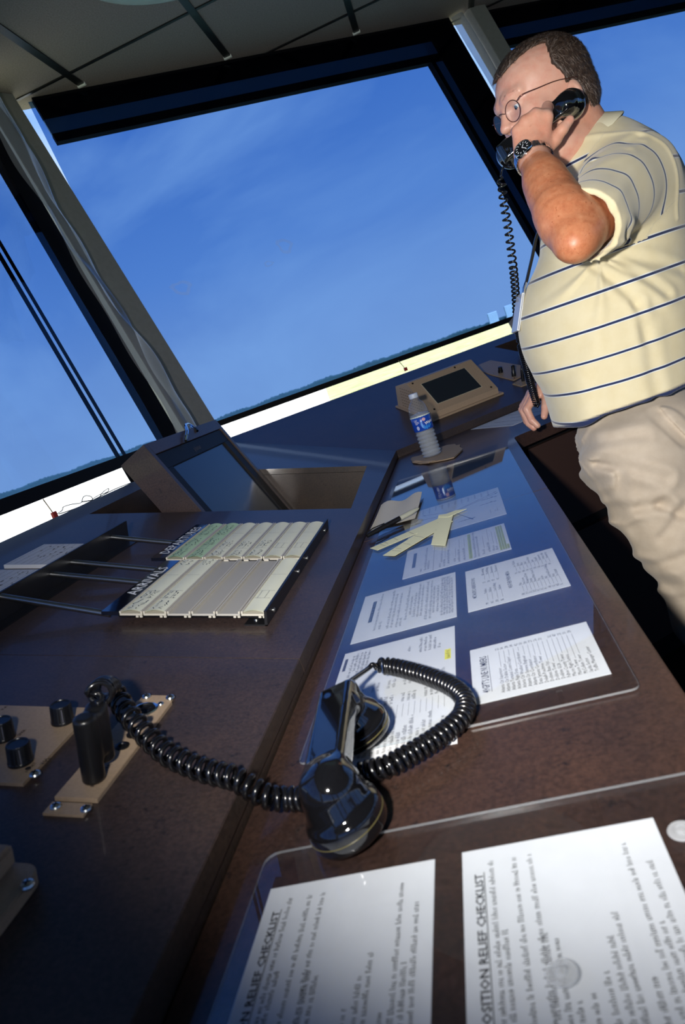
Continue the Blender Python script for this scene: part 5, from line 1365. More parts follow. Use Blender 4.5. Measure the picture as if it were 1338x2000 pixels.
def hcone(p, q, a, b): return prim_cone(hd(*p), hd(*q), a * HS, b * HS)
tb_ = math.radians(-74); tf = np.array([math.sin(tb_), math.cos(tb_), 0]); tl = np.array([math.sin(tb_ - math.pi / 2), math.cos(tb_ - math.pi / 2), 0])
TR = np.array([tf, tl, ZA])
shL = J(1226, 356, 1.41); shR = shL - tl * 0.35
elL = J(1120, 462, 1.19); wrL = J(1040, 306, 1.312)
neckc = J(1130, 300, 1.49)

skin = Field()
# head
skin.u(hell(.008, 0, .045, .093, .077, .078), .01); skin.u(hell(.040, 0, .055, .0635, .064, .058), .02)
skin.u(hell(.050, 0, .000, .057, .058, .085), .02); skin.u(hcone((.097, -.027, .046), (.097, .027, .046), .0125, .0125), .012)
for s in (-1, 1):
    skin.u(hell(.075, s * .040, .002, .026, .022, .022), .02)
    skin.u(hell(.070, s * .036, -.03, .03, .024, .03), .02)
skin.u(hell(.045, 0, -.050, .055, .057, .045), .02); skin.u(hell(.088, 0, -.074, .021, .027, .019), .014)
skin.u(hell(.030, 0, -.085, .062, .058, .036), .02); skin.u(hell(.094, 0, -.018, .018, .030, .030), .012)
for s in (-1, 1):
    skin.sub(hell(.109, s * .0325, .026, .014, .018, .0105), .008)
    skin.u(hell(.0905, s * .032, .026, .0135, .0155, .0125), .002)            # lids round the eyeball
    skin.sub(hell(.104, s * .034, .0250, .009, .0125, .0038), .0015)           # the opening between the lids
    skin.u(hcone((.104, s * .014, .047), (.090, s * .048, .047), .006, .005), .016)
skin.u(hcone((.103, 0, .038), (.119, 0, .006), .0075, .0105), .008)
skin.u(hell(.121, 0, .002, .011, .0105, .0095), .004)
for s in (-1, 1): skin.u(hell(.1105, s * .0125, -.001, .0095, .0068, .0075), .004); skin.sub(hell(.115, s * .0065, -.0095, .004, .0032, .003), .001)
skin.u(hell(.107, 0, -.0215, .011, .023, .0055), .003); skin.u(hell(.105, 0, -.0335, .0105, .020, .0065), .003)
skin.sub(hell(.116, 0, -.0275, .012, .022, .0012), .002)
# ears
for s in (-1, 1):
    skin.u(hell(.004, s * .0775, -.016, .0175, .007, .030, 0.18), .003); skin.sub(hell(.008, s * .0835, -.020, .0105, .006, .021, 0.18), .003)
    skin.u(hell(.012, s * .078, -.026, .006, .007, .008), .003)
# neck and upper trunk
skin.u(prim_cone(hd(-.018, 0, -.02), neckc + tf * -0.01, .060, .066), .025); skin.u(prim_cone(hd(.03, 0, -.085), neckc + tf * 0.03 - ZA * 0.01, .050, .050), .03)
skin.u(prim_cone(neckc, J(1195, 420, 1.56), .066, .10), .04)
for k, (o1, o2) in enumerate(((.055, .02), (.062, -.005))):      # sinews and creases at the side of the neck
    skin.u(prim_cone(hd(-.035 + .03 * k, .052, -.03), neckc + tl * .055 + tf * (.02 - .02 * k), .010, .008), .012)
skin.u(prim_ell(J(1192, 480, 1.56), (.11, .15, .20), TR), .05); skin.u(prim_ell(J(1205, 650, 1.56), (.15, .15, .18), TR), .05)
skin.u(prim_ell(J(1262, 860, 1.56), (.11, .14, .12), TR), .05)
# left arm to the phone
skin.u(prim_cone(shL - tl * .03, shL, .06, .062), .03); skin.u(prim_cone(shL, elL + (shL - elL) * .12, .060, .047), .02)
skin.u(prim_cone(elL + (shL - elL) * .03, elL + (wrL - elL) * .30, .0395, .0425), .03)
skin.u(prim_cone(elL + (wrL - elL) * .22, elL + (wrL - elL) * .66, .0425, .0345), .03); skin.u(prim_cone(elL + (wrL - elL) * .55, wrL, .0365, .0290), .03)
skin.u(prim_ell(elL - uni(wrL - elL) * .016 + (elL - shL) * 0.03, (.026, .026, .026)), .04)
HD = [  # knuckle, then joints of each finger; radii
    [(1067, 229, 1.296), (1069, 209, 1.318), (1086, 222, 1.352), (1096, 236, 1.358)],
    [(1046, 226, 1.296), (1046, 222, 1.325), (1064, 242, 1.362), (1075, 254, 1.366)],
    [(1027, 238, 1.300), (1024, 236, 1.333), (1043, 258, 1.372), (1054, 268, 1.374)],
    [(1011, 256, 1.308), (1007, 256, 1.342), (1026, 274, 1.378), (1036, 281, 1.380)]]
RAD = [(.0125, .0105, .0092, .0082), (.0128, .0108, .0094, .0084), (.0122, .0102, .0090, .0080), (.0112, .0092, .0080, .0072)]
palmw = [J(1058, 290, 1.310), J(1046, 292, 1.308), J(1032, 294, 1.310), J(1020, 296, 1.316)]
for fi, (jj, rr) in enumerate(zip(HD, RAD)):
    pts = [J(*q) for q in jj]
    skin.u(prim_cone(palmw[fi], pts[0], .0165, rr[0]), .012)
    for a in range(3): skin.u(prim_cone(pts[a], pts[a + 1], rr[a], rr[a + 1]), .004 if a == 0 else .002)
skin.u(prim_cone(wrL, J(1038, 285, 1.312), .027, .022), .012)
skin.u(prim_cone(J(1040, 280, 1.318), J(1044, 245, 1.318), .022, .018), .012)
TH = [J(1062, 290, 1.320), J(1083, 272, 1.312), J(1099, 252, 1.303), J(1113, 234, 1.300)]
for a, (r1, r2) in enumerate(((.0175, .0140), (.0135, .0108), (.0108, .0085))): skin.u(prim_cone(TH[a], TH[a + 1], r1, r2), .008 if a == 0 else .003)
# right arm hanging to the cord
elR = J(1165, 640, 1.80); wrR = J(1076, 748, 1.885)
skin.u(prim_cone(shR, elR, .058, .045), .03); skin.u(prim_cone(elR, elR + (wrR - elR) * .35, .045, .042), .02); skin.u(prim_cone(elR + (wrR - elR) * .35, wrR, .042, .027), .02)
HD2 = [[(1046, 772, 1.870), (1029, 799, 1.868), (1039, 821, 1.862), (1050, 831, 1.857)], [(1040, 770, 1.886), (1023, 803, 1.886), (1033, 827, 1.880), (1043, 836, 1.875)],
       [(1037, 769, 1.902), (1020, 800, 1.903), (1029, 823, 1.900), (1038, 833, 1.893)], [(1036, 770, 1.917), (1021, 793, 1.919), (1027, 812, 1.916), (1034, 822, 1.911)]]
for jj, rr in zip(HD2, RAD):
    pts = [J(*q) for q in jj]; skin.u(prim_cone(wrR + (pts[0] - wrR) * .3, pts[0], .018, rr[0] * 1.05), .012)
    for a in range(3): skin.u(prim_cone(pts[a], pts[a + 1], rr[a] * 1.02, rr[a + 1] * 1.02), .003)
T2 = [wrR + (J(1068, 772, 1.86) - wrR) * .3, J(1068, 774, 1.860), J(1066, 795, 1.850), J(1063, 813, 1.846)]
for a, (r1, r2) in enumerate(((.018, .0145), (.0140, .0118), (.0118, .0092))): skin.u(prim_cone(T2[a], T2[a + 1], r1, r2), .008 if a == 0 else .003)
# legs inside the trousers
hipL = J(1268, 900, 1.48); knL = J(1392, 1185, 1.47); hipR = hipL - tl * .19; knR = knL - tl * .20 + tf * .03
anL = np.array([knL[0] + .07, knL[1] + .02, .10]); anR = anL - tl * .22 + tf * .05
for a, b, c in ((hipL, knL, anL), (hipR, knR, anR)): skin.u(prim_cone(a, b, .078, .055), .03); skin.u(prim_cone(b, c, .055, .04), .02)
def wav(P, a, b, c, ph=0): return np.sin(P[:, 0] * a + P[:, 1] * b + P[:, 2] * c + ph)
skin.disp = lambda P: 0.0002 * wav(P, 160, 90, 210) * wav(P, -120, 200, 70, 1)
bv, bq = polygonise(skin, np.array([-0.35, 0.95, 0.03]), np.array([1.1, 2.35, 1.95]), 0.0027)
SK = mat('skin', (0.66, 0.36, 0.26), 0.40, spec=0.45, sss=0.18)
N_, L_ = nodes(SK)
at = N_.new('ShaderNodeAttribute'); at.attribute_name = 'tan'
base_c = ramp(SK, noise(SK, 34, 5, 0.65), [(0.3, (0.74, 0.44, 0.33)), (0.55, (0.70, 0.37, 0.27)), (0.75, (0.66, 0.28, 0.20))])
tan_c = ramp(SK, noise(SK, 60, 5, 0.7), [(0.3, (0.64, 0.27, 0.13)), (0.55, (0.55, 0.195, 0.085)), (0.75, (0.42, 0.125, 0.05))])
fr = ramp(SK, noise(SK, 190, 3, 0.6), [(0.64, (1, 1, 1)), (0.72, (0.62, 0.45, 0.36))])
c_ = mixc(SK, at.outputs['Fac'], base_c, tan_c); setcol(SK, mixc(SK, at.outputs['Fac'], c_, mixc(SK, 1.0, c_, fr, 'MULTIPLY')))
bump(SK, noise(SK, 700, 3, 0.6), 0.12, 0.0008)
def seg_t(P, a, b): ab = b - a; return np.clip(((P - a) @ ab) / (ab @ ab), 0, 1)
def seg_d(P, a, b): t = seg_t(P, a, b); return np.linalg.norm(P - a - t[:, None] * (b - a), axis=1)
dfa = np.minimum(seg_d(bv, elL, wrL), seg_d(bv, elL, elL + (shL - elL) * .5))
tan = np.clip(1 - (dfa - .06) / .02, 0, 1) * 0.95
dhand = np.min([np.linalg.norm(bv - J(*q[0]), axis=1) for q in HD] + [np.linalg.norm(bv - TH[1], axis=1)], axis=0)
tan = np.where(dhand < .075, np.minimum(tan, 0.30), tan); tan = np.maximum(tan, np.clip(1 - (seg_d(bv, hd(-.02, 0, -.06), neckc) - .055) / .03, 0, 1) * .35)
man = empty('person', np.array([hipL[0], hipL[1] + .08, 0.0]), 'man in striped cream polo shirt and khaki trousers holding a telephone to his ear', 'person')
bodyo = mesh_np('body', bv, bq, [SK], man, attrs={'tan': tan})
# eyes
EYEW = mat('eye_white', (0.75, 0.72, 0.70), 0.2); IRIS = mat('blue_grey_iris', (0.10, 0.14, 0.18), 0.15, coat=1.0)
for s in (1, -1):
    m = MB(); c = hd(.0905, s * .032, .026); m.lathe(c - fh * .0125, fh, [(0.0125 * math.sin(a), 0.0125 - 0.0125 * math.cos(a)) for a in np.linspace(0, math.pi, 18)], EYEW, 24, cap=False)
    ea = uni(fh - uh * .30); m.lathe(c, ea, [(.0060, .0113), (.0045, .0123), (.0, .0128)], IRIS, 20, cap=False); m.lathe(c, ea, [(.0026, .01275), (.0, .0131)], MATTBLACK, 16, cap=False)
    m.build('eye', man, smooth=60)

# hair
HAIRM = mat('grey_brown_hair', (0.10, 0.07, 0.05), 0.5, spec=0.4)
setcol(HAIRM, ramp(HAIRM, noise(HAIRM, 120, 6, 0.75, stretch=(1, 1, 1)), [(0.30, (0.022, 0.013, 0.009)), (0.5, (0.050, 0.032, 0.023)), (0.70, (0.14, 0.105, 0.085))]))
hair = Field()
hair.u(hell(.006, 0, .047, .099, .0835, .083), .01); hair.u(hell(.040, 0, .060, .066, .067, .062), .02); hair.u(hell(-.030, 0, -.005, .060, .072, .062), .02)
def hcoord(P): q = (P - HO) / HS; return q @ fh, q @ lh, q @ uh
def hmask(P):
    f, l, u = hcoord(P)
    fl = np.interp(u, [-.05, -.005, .03, .056, .080, .100, .112], [-.030, .006, .010, .024, .016, .006, .03])
    ut = np.interp(f, [-.02, .0, .03, .06, .09, .11], [.085, .103, .105, .103, .094, .088]) + .012 * np.clip(np.abs(l) / .05, 0, 1) * 0
    a = np.maximum(f - fl, ut - u) * -1          # hair where f < fl or u > ut
    side = np.minimum(f - fl, ut - u)            # positive inside the bare temple and face
    nape = (-.050 + np.clip((f + .03), 0, .1) * 1.2) - u
    ear = np.where(np.abs(l) > .05, 0.022 - np.sqrt(((f - .004) / 1.0) ** 2 + ((u + .018) / 1.35) ** 2), -1)
    return np.maximum(np.maximum(side, nape), ear)
hair.cut(hmask, .006)
hair.disp = lambda P: 0.0006 * wav(P, 300, 500, -200) + 0.0007 * wav(P, -260, 130, 420, 2)
hv, hq = polygonise(hair, HO - .16, HO + .17, 0.0024)
ho = mesh_np('hair', hv, hq, [HAIRM], man)
# short strands laid over it
tri = MB(); rng = np.random.RandomState(3); vnorm = np.zeros_like(hv)
fn = np.cross(hv[hq[:, 2]] - hv[hq[:, 0]], hv[hq[:, 3]] - hv[hq[:, 1]])
for k in range(4): np.add.at(vnorm, hq[:, k], fn)
vnorm /= np.linalg.norm(vnorm, axis=1)[:, None] + 1e-12
f_, l_, u_ = hcoord(hv); outer = ((hv - hd(.0, 0, .03)) * vnorm).sum(1) > 0.05
cand = np.nonzero(outer)[0]; pick = cand[rng.randint(0, len(cand), 15000)]
HST = [mat('hair_strand_dark', (0.035, 0.022, 0.016), 0.4), mat('hair_strand_mid', (0.075, 0.048, 0.034), 0.4), mat('hair_strand_grey', (0.26, 0.21, 0.18), 0.4)]
for i in pick:
    p = hv[i]; nrm = vnorm[i]; f, l, u = f_[i], l_[i], u_[i]
    comb = (fh * (0.9 if u > .07 else -0.25) - uh * (0.15 if u > .07 else 1.0) + lh * (0.5 * np.sign(l) if u > .07 else 0.0)) + rng.normal(0, .22, 3)
    comb -= nrm * (comb @ nrm); comb /= np.linalg.norm(comb) + 1e-9; sd_ = np.cross(comb, nrm); Lh_ = rng.uniform(.008, .017)
    a = p - comb * Lh_ * .4 + nrm * -.0005; b = p + comb * Lh_ * .2 + nrm * .0016; c = p + comb * Lh_ * .7 + nrm * rng.uniform(.0004, .0022); w_ = .00028
    tri.add([a - sd_ * w_, a + sd_ * w_, b + sd_ * w_, b - sd_ * w_, c], [(0, 1, 2, 3), (3, 2, 4)], HST[0 if rng.rand() < .45 else (1 if rng.rand() < .75 else 2)])
so_ = tri.build('hair_strands', ho, smooth=0); so_['kind'] = 'stuff'
for s in (1, -1):      # eyebrows
    m = MB()
    for k in range(110):
        q = rng.rand(); p = hd(.1135 - .017 * q ** 1.5 + rng.normal(0, .0006), s * (.014 + .034 * q), .0475 + .004 * math.sin(q * 3) + rng.normal(0, .0014))
        d = uni(lh * s * 0.8 - fh * .3 + uh * rng.normal(.2, .3)); m.add([p, p + d * .006 + fh * .002, p + uh * .0004], [(0, 1, 2)], HST[1])
    m.build('eyebrow', man, smooth=0)

# polo shirt
cuff = elL + (shL - elL) * 0.15; axS = uni(shL - elL)
shirt = Field()
shirt.u(prim_ell(J(1194, 430, 1.555), (.157, .205, .20), TR), .03); shirt.u(prim_cone(shL - tl * .02, shR + tl * .02, .088, .088), .06)
shirt.u(prim_cone(neckc - uni(ZA + .83 * tf) * 0.035, J(1190, 400, 1.55), .085, .13), .05)
shirt.u(prim_ell(J(1186, 628, 1.56), (.196, .205, .20), TR), .07); shirt.u(prim_ell(J(1222, 780, 1.56), (.168, .195, .17), TR), .06)
shirt.u(prim_cone(shL, cuff, .088, .0630), .022)
cuffR = shR + (elR - shR) * .6; shirt.u(prim_cone(shR, cuffR, .084, .070), .045)
shirt.cut(lambda P: np.where(seg_d(P, cuff, shL) < .12, (cuff - P) @ axS, -1.0), .002)
axN = uni(ZA + .83 * tf)
shirt.cut(lambda P: np.where(np.linalg.norm(P - neckc, axis=1) < .13, (P - neckc) @ axN + .004, -1.0), .006)
# hollow sleeve end and neck opening
shirt.sub(prim_cone(cuff - axS * .02, cuff + axS * .05, .0602, .0602), .002)
shirt.sub(prim_cone(neckc + axN * .03, neckc - axN * .05, .069, .066), .003)
hz = 0.5 * (J(1090, 848, 1.52)[2] + J(1285, 776, 1.38)[2])
def hemz(P): return hz + 0.012 * np.sin((P @ tf) * 9) - 0.02 * np.clip((P - J(1222, 780, 1.56)) @ tf / .17, -1, 1)
shirt.cut(lambda P: hemz(P) - P[:, 2], .003)
armpit = J(1165, 500, 1.36)
def seg_d2(P, a, b):      # distance to a crease line, measured square to the way it faces
    Q = P - np.outer(P @ FWD, FWD); a = a - FWD * (a @ FWD); b = b - FWD * (b @ FWD); return seg_d(Q, a, b)
SCR = [((1168, 512), (1240, 596), .0045, .010), ((1240, 596), (1262, 660), .0030, .010), ((1190, 506), (1300, 575), .0045, .010), ((1205, 500), (1338, 520), .003, .012), ((1150, 330), (1235, 285), .0028, .008), ((1140, 345), (1230, 300), .0022, .007),
       ((1120, 360), (1190, 330), .0030, .010), ((1265, 640), (1285, 770), .0030, .014), ((1075, 700), (1095, 820), .0035, .016), ((1120, 730), (1145, 840), .003, .018), ((1185, 720), (1200, 830), .003, .02)]
SCR = [(J(*a, 1.37), J(*b, 1.37), c, d) for a, b, c, d in SCR]
def creases(P, L, cen):
    d = np.zeros(len(P)); near = np.clip(((P - cen) @ tl) / .05 + .5, 0, 1)
    for a, b, am, w in L:
        q = seg_d2(P, a, b) / w; d += am * near * (np.exp(-q * q) - 0.6 * np.exp(-(q - 1.8) ** 2))
    return d
def shirt_disp(P):
    q = P - armpit; r = np.linalg.norm(q, axis=1); nr = np.exp(-(r / .20) ** 2)
    ang = np.arctan2(q @ ZA, q @ -tf)
    d = 0.0022 * wav(P, 9, 14, 6) * wav(P, -11, 7, 9, 2) + 0.0011 * wav(P, 30, -22, 12, 1)
    d -= 0.0065 * nr * np.maximum(np.sin(ang * 7 + r * 10), 0) ** 3 * np.clip(r / .05, 0, 1)
    ls = np.exp(-(seg_d(P, cuff + axS * .03, shL) / .10) ** 4); d += 0.0030 * ls * np.sin(((P - shL) @ axS) * 62 + (P @ tl) * 25)
    d += creases(P, SCR, J(1190, 560, 1.50)); ds_ = np.abs((P - (shL - axS * .004)) @ axS); d -= np.where((np.linalg.norm(P - shL, axis=1) < .13) & ((P - shR) @ tl > .2), .0022 * np.exp(-(ds_ / .005) ** 2), 0)
    lo_ = np.clip((1.16 - P[:, 2]) / .12, 0, 1); d += 0.0035 * lo_ * np.sin((P @ tf) * 42 + P[:, 2] * 9) 
    return d
shirt.disp = shirt_disp
sv, sq = polygonise(shirt, np.array([-.15, 1.05, .85]), np.array([1.0, 2.2, 1.78]), 0.0031)
# stripe coordinate: height on the trunk, distance along the sleeve on the arm
zs = [J(1150, y, 1.375)[2] for y in (506, 578, 647, 711, 768)]
sc = np.interp(-sv[:, 2], [-z for z in ([zs[0] + .066 * k for k in range(6, 0, -1)] + zs + [zs[4] - .064, zs[4] - .128])], list(range(-6, 7)))
onarm = (seg_d(sv, cuff, shL) < .108) & (((sv - shL) @ axS) < -.0)
blend = np.clip((.012 - ((sv - shL) @ axS)) / .02, 0, 1) * onarm
armc = ((sv - cuff) @ axS) / .072 + 0.48
dtor = np.minimum(prim_ell(J(1194, 430, 1.555), (.157, .205, .20), TR)(sv), prim_ell(J(1186, 628, 1.56), (.196, .205, .20), TR)(sv))
darm = seg_d(sv, cuff, shL) - (.070 + .016 * seg_t(sv, cuff, shL))
isarm = (darm < dtor + .004) & (((sv - (shL - axS * .004)) @ axS) < 0)
scv = np.where(isarm, armc, sc); low = np.clip((.0085 - (sv[:, 2] - hemz(sv))) / .003, 0, 1)
SHM = mat('cream_pique_cotton', (0.80, 0.72, 0.48), 0.85, spec=0.15, sheen=0.3)
N_, L_ = nodes(SHM)
a1 = N_.new('ShaderNodeAttribute'); a1.attribute_name = 'stripe'; a2 = N_.new('ShaderNodeAttribute'); a2.attribute_name = 'hem'
fr_ = N_.new('ShaderNodeMath'); fr_.operation = 'FRACT'; ad = N_.new('ShaderNodeMath'); ad.operation = 'ADD'; ad.inputs[1].default_value = 20.5
L_.new(a1.outputs['Fac'], ad.inputs[0]); L_.new(ad.outputs[0], fr_.inputs[0])
sb_ = N_.new('ShaderNodeMath'); sb_.operation = 'SUBTRACT'; sb_.inputs[1].default_value = 0.5; L_.new(fr_.outputs[0], sb_.inputs[0])
ab = N_.new('ShaderNodeMath'); ab.operation = 'ABSOLUTE'; L_.new(sb_.outputs[0], ab.inputs[0])
cloth = ramp(SHM, noise(SHM, 30, 4), [(0.3, (0.76, 0.66, 0.41)), (0.7, (0.80, 0.71, 0.47))])
colr = N_.new('ShaderNodeValToRGB'); L_.new(ab.outputs[0], colr.inputs[0]); e_ = colr.color_ramp.elements
colr.color_ramp.interpolation = 'LINEAR'
e_[0].position = 0.034; e_[0].color = (1, 1, 1, 1); e_[1].position = 0.041; e_[1].color = (0, 0, 0, 1)
rim = N_.new('ShaderNodeValToRGB'); L_.new(ab.outputs[0], rim.inputs[0]); e_ = rim.color_ramp.elements
e_[0].position = 0.060; e_[0].color = (1, 1, 1, 1); e_[1].position = 0.072; e_[1].color = (0, 0, 0, 1)
x1_ = mixc(SHM, rim.outputs[0], cloth, (0.80, 0.82, 0.78)); x2_ = mixc(SHM, colr.outputs[0], x1_, (0.022, 0.035, 0.10))
x3_ = mixc(SHM, a2.outputs['Fac'], x2_, (0.022, 0.035, 0.10)); setcol(SHM, x3_)
bump(SHM, noise(SHM, 900, 2), 0.25, 0.0006)
polo = mesh_np('polo_shirt', sv, sq, [SHM], man, attrs={'stripe': scv, 'hem': low})
COLLARM = mat('cream_collar_knit', (0.84, 0.78, 0.56), 0.85, spec=0.15)
m = MB(); n_ = 64; vs = []; ea_ = uni(tf - axN * (tf @ axN)); eb_ = tl
prof = [(.0695, -.020), (.0710, .012), (.0735, .0165), (.0765, .0150), (.090, -.012), (.1010, -.034), (.1000, -.037), (.0900, -.026)]
for k in range(n_):
    th = 2 * math.pi * k / n_; 
    for (r, h) in prof:
        front = max(0, math.cos(th)) ** 6; rr = r * (1 + 0.05 * math.cos(2 * th)) ; hh = h - 0.004 * math.sin(3 * th) * (r > .08) - front * 0.012
        vs.append(neckc + (ea_ * math.cos(th) + eb_ * math.sin(th)) * rr + axN * hh)
np_ = len(prof); fs = []
for k in range(n_):
    k2 = (k + 1) % n_
    for j in range(np_): fs.append((k * np_ + j, k * np_ + (j + 1) % np_, k2 * np_ + (j + 1) % np_, k2 * np_ + j))
m.add(vs, fs, COLLARM); m.build('collar', polo, smooth=60)

# trousers
trs = Field()
trs.u(prim_ell(J(1262, 860, 1.56), (.150, .178, .135), TR), .03)
trs.u(prim_cone(hipL + tf * .015, knL, .104, .080), .05); trs.u(prim_cone(knL, anL, .080, .062), .03)
trs.u(prim_cone(hipR + tf * .02, knR, .104, .080), .05); trs.u(prim_cone(knR, anR, .080, .062), .03)
trs.cut(lambda P: P[:, 2] - (hz + .03), .004); trs.cut(lambda P: .055 - P[:, 2], .003)
gro = J(1120, 900, 1.50); pk_ = uni(np.array(J(1335, 865, 1.40)) - J(1262, 790, 1.40)); pkn = np.cross(pk_, uni(C0 - J(1300, 830, 1.4)))
P1, P2 = J(1262, 772, 1.39), J(1340, 852, 1.39)
TCR = [((1140, 880), (1200, 940), .008, .010), ((1200, 940), (1240, 1010), .006, .010), ((1200, 900), (1300, 935), .006, .011), ((1215, 1000), (1300, 985), .007, .011), ((1300, 985), (1345, 1010), .006, .010), ((1235, 1040), (1262, 1100), .008, .010), ((1262, 1100), (1338, 1150), .007, .011),
       ((1310, 1050), (1345, 990), .006, .012), ((1160, 860), (1260, 850), .004, .011), ((1290, 1120), (1345, 1090), .006, .012), ((1225, 930), (1240, 985), .005, .009)]
TCR = [(J(*a, 1.38), J(*b, 1.38), c, d) for a, b, c, d in TCR]
def tr_disp(P):
    q = P - gro; r = np.linalg.norm(q, axis=1); ang = np.arctan2(q @ ZA, q @ -tf)
    d = 0.0060 * wav(P, 12, 18, 40) * wav(P, -20, 14, 12, 2) + 0.0022 * wav(P, 50, -36, 42, 1) * wav(P, 12, 9, -17)
    d -= 0.005 * np.exp(-(r / .22) ** 2) * np.maximum(np.sin(ang * 6 + r * 16 + 1), 0) ** 3 * np.clip(r / .04, 0, 1)
    d += 0.0035 * np.sin(P[:, 2] * 44 + (P @ tf) * 30) * np.clip((.95 - P[:, 2]) / .1, 0, 1)
    ds = seg_d(P, P1, P2); side = (P - P1) @ uni(np.cross(P2 - P1, tl)); d += creases(P, TCR, J(1262, 860, 1.52)); d += np.where(ds < .03, .0045 * np.tanh(side / .0016) * np.clip((.03 - ds) / .01, 0, 1), 0)
    return d
trs.disp = tr_disp
tv, tq = polygonise(trs, np.array([-.1, 1.1, .02]), np.array([1.2, 2.3, 1.12]), 0.0042)
KH = mat('khaki_twill', (0.56, 0.47, 0.36), 0.85, spec=0.15, sheen=0.2)
setcol(KH, ramp(KH, noise(KH, 40, 4), [(0.3, (0.54, 0.45, 0.345)), (0.7, (0.60, 0.51, 0.40))])); bump(KH, noise(KH, 800, 2), 0.15, 0.0005)
mesh_np('khaki_trousers', tv, tq, [KH], man)
for an in (anL, anR):
    F2 = Field(); F2.u(prim_ell(np.array([an[0], an[1], .05]) + tf * .05, (.14, .048, .048), TR), .01); F2.u(prim_ell(np.array([an[0], an[1], .07]) - tf * .03, (.05, .042, .06), TR), .02); F2.cut(lambda P: -P[:, 2] + .002, .003)
    v_, q_ = polygonise(F2, np.array([an[0] - .25, an[1] - .2, -.01]), np.array([an[0] + .2, an[1] + .2, .16]), .005); mesh_np('shoe', v_, q_, [BLACK], man)

# telephone in his left hand -------------------------------------------
ph, PP, PL, PA_ = handset('telephone_handset', J(1103, 200, 1.312), J(992, 290, 1.372), -FWD * 1.0 + fh * .12, size=.90, res=.0018)
tag(ph, 'black telephone handset the man holds against his ear', 'telephone handset')
cordman = MB()
pts = [PP(PL + .012, 0, -.040), J(982, 322, 1.42), J(979, 345, 1.43), J(983, 390, 1.44), J(993, 450, 1.47), J(1001, 510, 1.50), J(1006, 560, 1.56), J(1010, 620, 1.64), J(1017, 670, 1.72), J(1028, 715, 1.78), J(1038, 755, 1.83), J(1050, 795, 1.865)]
m = MB(); m.tube(spline([PP(PL + .006, .0, -.048), J(1000, 326, 1.40), J(990, 322, 1.405), J(981, 330, 1.42), J(978, 345, 1.425)], 8), 0.0022, CORDM, 8)
mc = m.build('handset_cord', smooth=180); tag(mc, 'black coiled cord hanging from the raised handset to the right hand of the man', 'cord')
m = MB(); coil(m, pts[2:9], 0.0078, 0.0155, 0.0022, CORDM, pitch2=0.0088, R2_=0.0082); m.build('stretched_coils', mc, smooth=180)
m = MB(); coil(m, pts[8:], 0.0088, 0.0068, 0.0023, CORDM); m.build('gathered_coils', mc, smooth=180)

# wristwatch ------------------------------------------------------------
wc = wrL + (elL - wrL) * .035; wax = uni(elL - wrL); e1 = uni(np.cross(wax, -FWD)); e2 = uni(np.cross(e1, wax))
if e2 @ FWD > 0: e2 = -e2
if (e1 @ (W @ np.array([1., 0, 0]))) > 0: e1 = -e1       # e1 points to the left in the picture
watch = empty('wristwatch', wc - ZA * .03, 'steel wristwatch with a dark dial on the wrist beside the raised handset', 'watch')
m = MB(); ra, rb = .0335, .0305
wp = lambda th, r=0.0, h=0.0: wc + e1 * (ra + r) * math.cos(th) + e2 * (rb + r) * math.sin(th) + wax * h
for k in range(40):
    t0, t1 = 2 * math.pi * k / 40 + .012, 2 * math.pi * (k + 1) / 40 - .012
    for h0, h1 in ((-.0085, -.0035), (-.0030, .0030), (.0035, .0085)):
        m.hexa([wp(t0, .0, h0), wp(t1, .0, h0), wp(t1, .0, h1), wp(t0, .0, h1), wp(t0, .0026, h0), wp(t1, .0026, h0), wp(t1, .0026, h1), wp(t0, .0026, h1)], CHROME)
m.build('bracelet', watch, smooth=0)
tw = math.radians(48); cw = wp(tw, .001); nw = uni(e1 * math.cos(tw) / ra * rb + e2 * math.sin(tw)); 
m = MB(); m.lathe(cw, nw, [(.0165, -.003), (.0185, 0), (.0185, .004), (.0165, .0068), (.0145, .0072), (.0142, .0062)], CHROME, 40, cap=False); m.lathe(cw, nw, [(.0142, .0060), (0, .0060)], MATTBLACK, 40, cap=False)
m.build('case', watch, smooth=40)
m = MB(); dx = uni(wax - nw * (wax @ nw)); dy = np.cross(nw, dx)
for k in range(12):
    a = k * math.pi / 6; d = dx * math.cos(a) + dy * math.sin(a); s_ = np.cross(nw, d); m.box(cw + nw * .0061, d, s_, nw, (.0095, .0128), (-.0005, .0005), (0, .0004), WHITEINK)
for a, L__ in ((0.6, .010), (2.4, .007)): d = dx * math.cos(a) + dy * math.sin(a); s_ = np.cross(nw, d); m.box(cw + nw * .0064, d, s_, nw, (0, L__), (-.0005, .0005), (0, .0004), WHITEINK)
m.build('dial_marks', watch, smooth=0)

# spectacles --------------------------------------------------------------
gl = empty('eyeglasses', hd(.12, 0, .02), 'thin metal framed eyeglasses on the face of the man', 'eyeglasses')
GM = mat('dark_rose_metal', (0.16, 0.07, 0.06), 0.3, metal=0.8)
def lensring(s):
    out = []
    for k in range(33):
        a = 2 * math.pi * k / 32; l = s * (.035 + .0225 * math.cos(a)); u = .021 + .0185 * math.sin(a) * (1.0 if math.sin(a) > 0 else 1.06)
        out.append(hd(.118 - abs(l) * .16, l, u))
    return out
for s in (1, -1):
    r_ = lensring(s); m = MB(); m.tube(r_, .0008, GM, 6, cap=False); m.build('rim', gl, smooth=60)
    m = MB(); m.add(r_[:-1], [tuple(range(32))], GLASSM); m.build('lens', gl, smooth=0)
    m = MB(); m.tube(spline([hd(.109, s * .057, .030), hd(.102, s * .070, .033), hd(.07, s * .0755, .029), hd(.03, s * .0785, .024), hd(-.012, s * .081, .012)], 6), .0009, GM, 6); m.build('temple', gl, smooth=60)
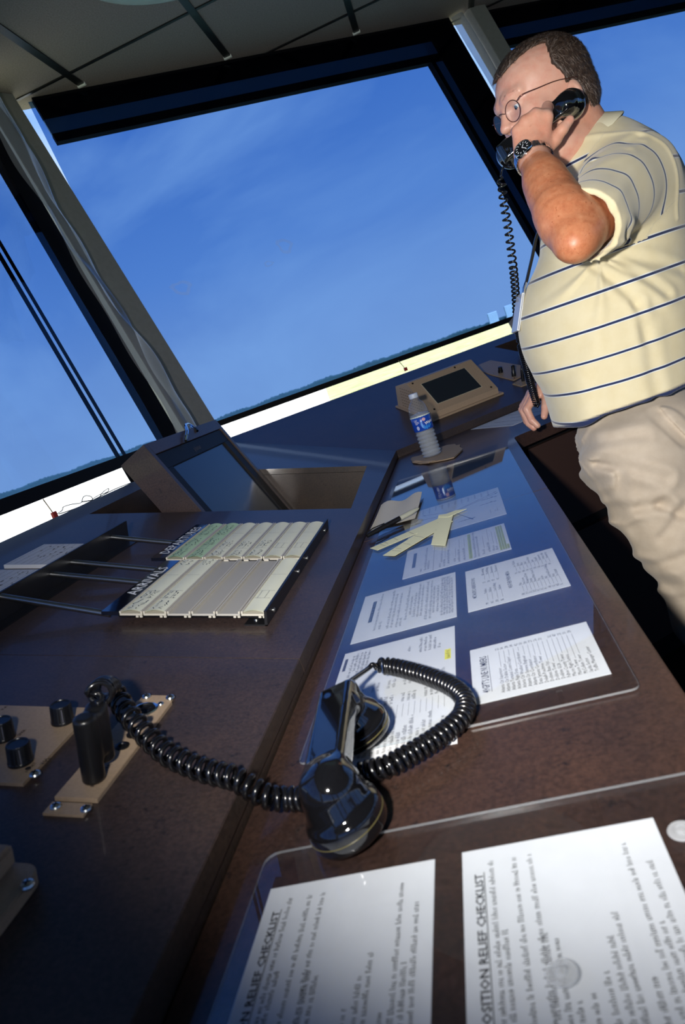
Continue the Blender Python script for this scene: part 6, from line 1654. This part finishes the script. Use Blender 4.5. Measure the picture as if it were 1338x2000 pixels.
m = MB(); m.tube(spline([hd(.116, .0128, .026), hd(.121, .005, .031), hd(.121, -.005, .031), hd(.116, -.0128, .026)], 6), .0009, GM, 6); m.build('bridge', gl, smooth=60)

# lanyard and badge ---------------------------------------------------------
ly = MB(); lp = [J(1062, 430, 1.44), J(1048, 462, 1.47), J(1040, 500, 1.50), J(1033, 530, 1.52), J(1028, 552, 1.53)]
def ribbon(mb, pts, w, th, mm, side):
    pts = spline(pts, 6); vs = []
    for p in pts: vs += [p - side * w - FWD * th, p + side * w - FWD * th, p + side * w + FWD * th, p - side * w + FWD * th]
    n_ = len(pts); mb.add(vs, [(4 * i + j, 4 * i + (j + 1) % 4, 4 * i + 4 + (j + 1) % 4, 4 * i + 4 + j) for i in range(n_ - 1) for j in range(4)] + [(0, 1, 2, 3), (4 * n_ - 1, 4 * n_ - 2, 4 * n_ - 3, 4 * n_ - 4)], mm)
sd_ = uni(W @ np.array([1., 0.3, 0]))
ribbon(ly, lp, .0032, .0045, BLACK, sd_)
lo_ = ly.build('lanyard', smooth=60); tag(lo_, 'black lanyard with a clear card holder hanging in front of the striped belly', 'lanyard')
m = MB(); m.tube([J(1029, 548, 1.528), J(1024, 562, 1.532), J(1023, 572, 1.534)], .0036, CHROME, 8); m.build('clip', lo_, smooth=60)
m = MB(); a, b = J(1022, 572, 1.535), J(1012, 646, 1.548); d = uni(b - a); L__ = np.linalg.norm(b - a); nx = uni(np.cross(d, FWD))
if nx @ (W @ np.array([1., 0, 0])) < 0: nx = -nx
CARD = mat('white_card', (0.72, 0.75, 0.78), 0.3, coat=0.6)
m.box(a, d, uni(FWD - d * (FWD @ d)), nx, (0, L__), (-.002, .054), (-.0030, .0030), CARD); m.box(a, d, uni(FWD - d * (FWD @ d)), nx, (.002, L__ - .002), (-.0026, .05), (-.0010, .0010), GREYINK)
m.build('badge', lo_, smooth=0, bev=0.0005)
print('MAN z', 'crown', hd(0, 0, .125), 'knee', knL, 'ankle', anL, 'hem', hz, 'verts', len(bv), len(sv), len(tv), len(hv), 'elbow', elL, 'sh', shL)
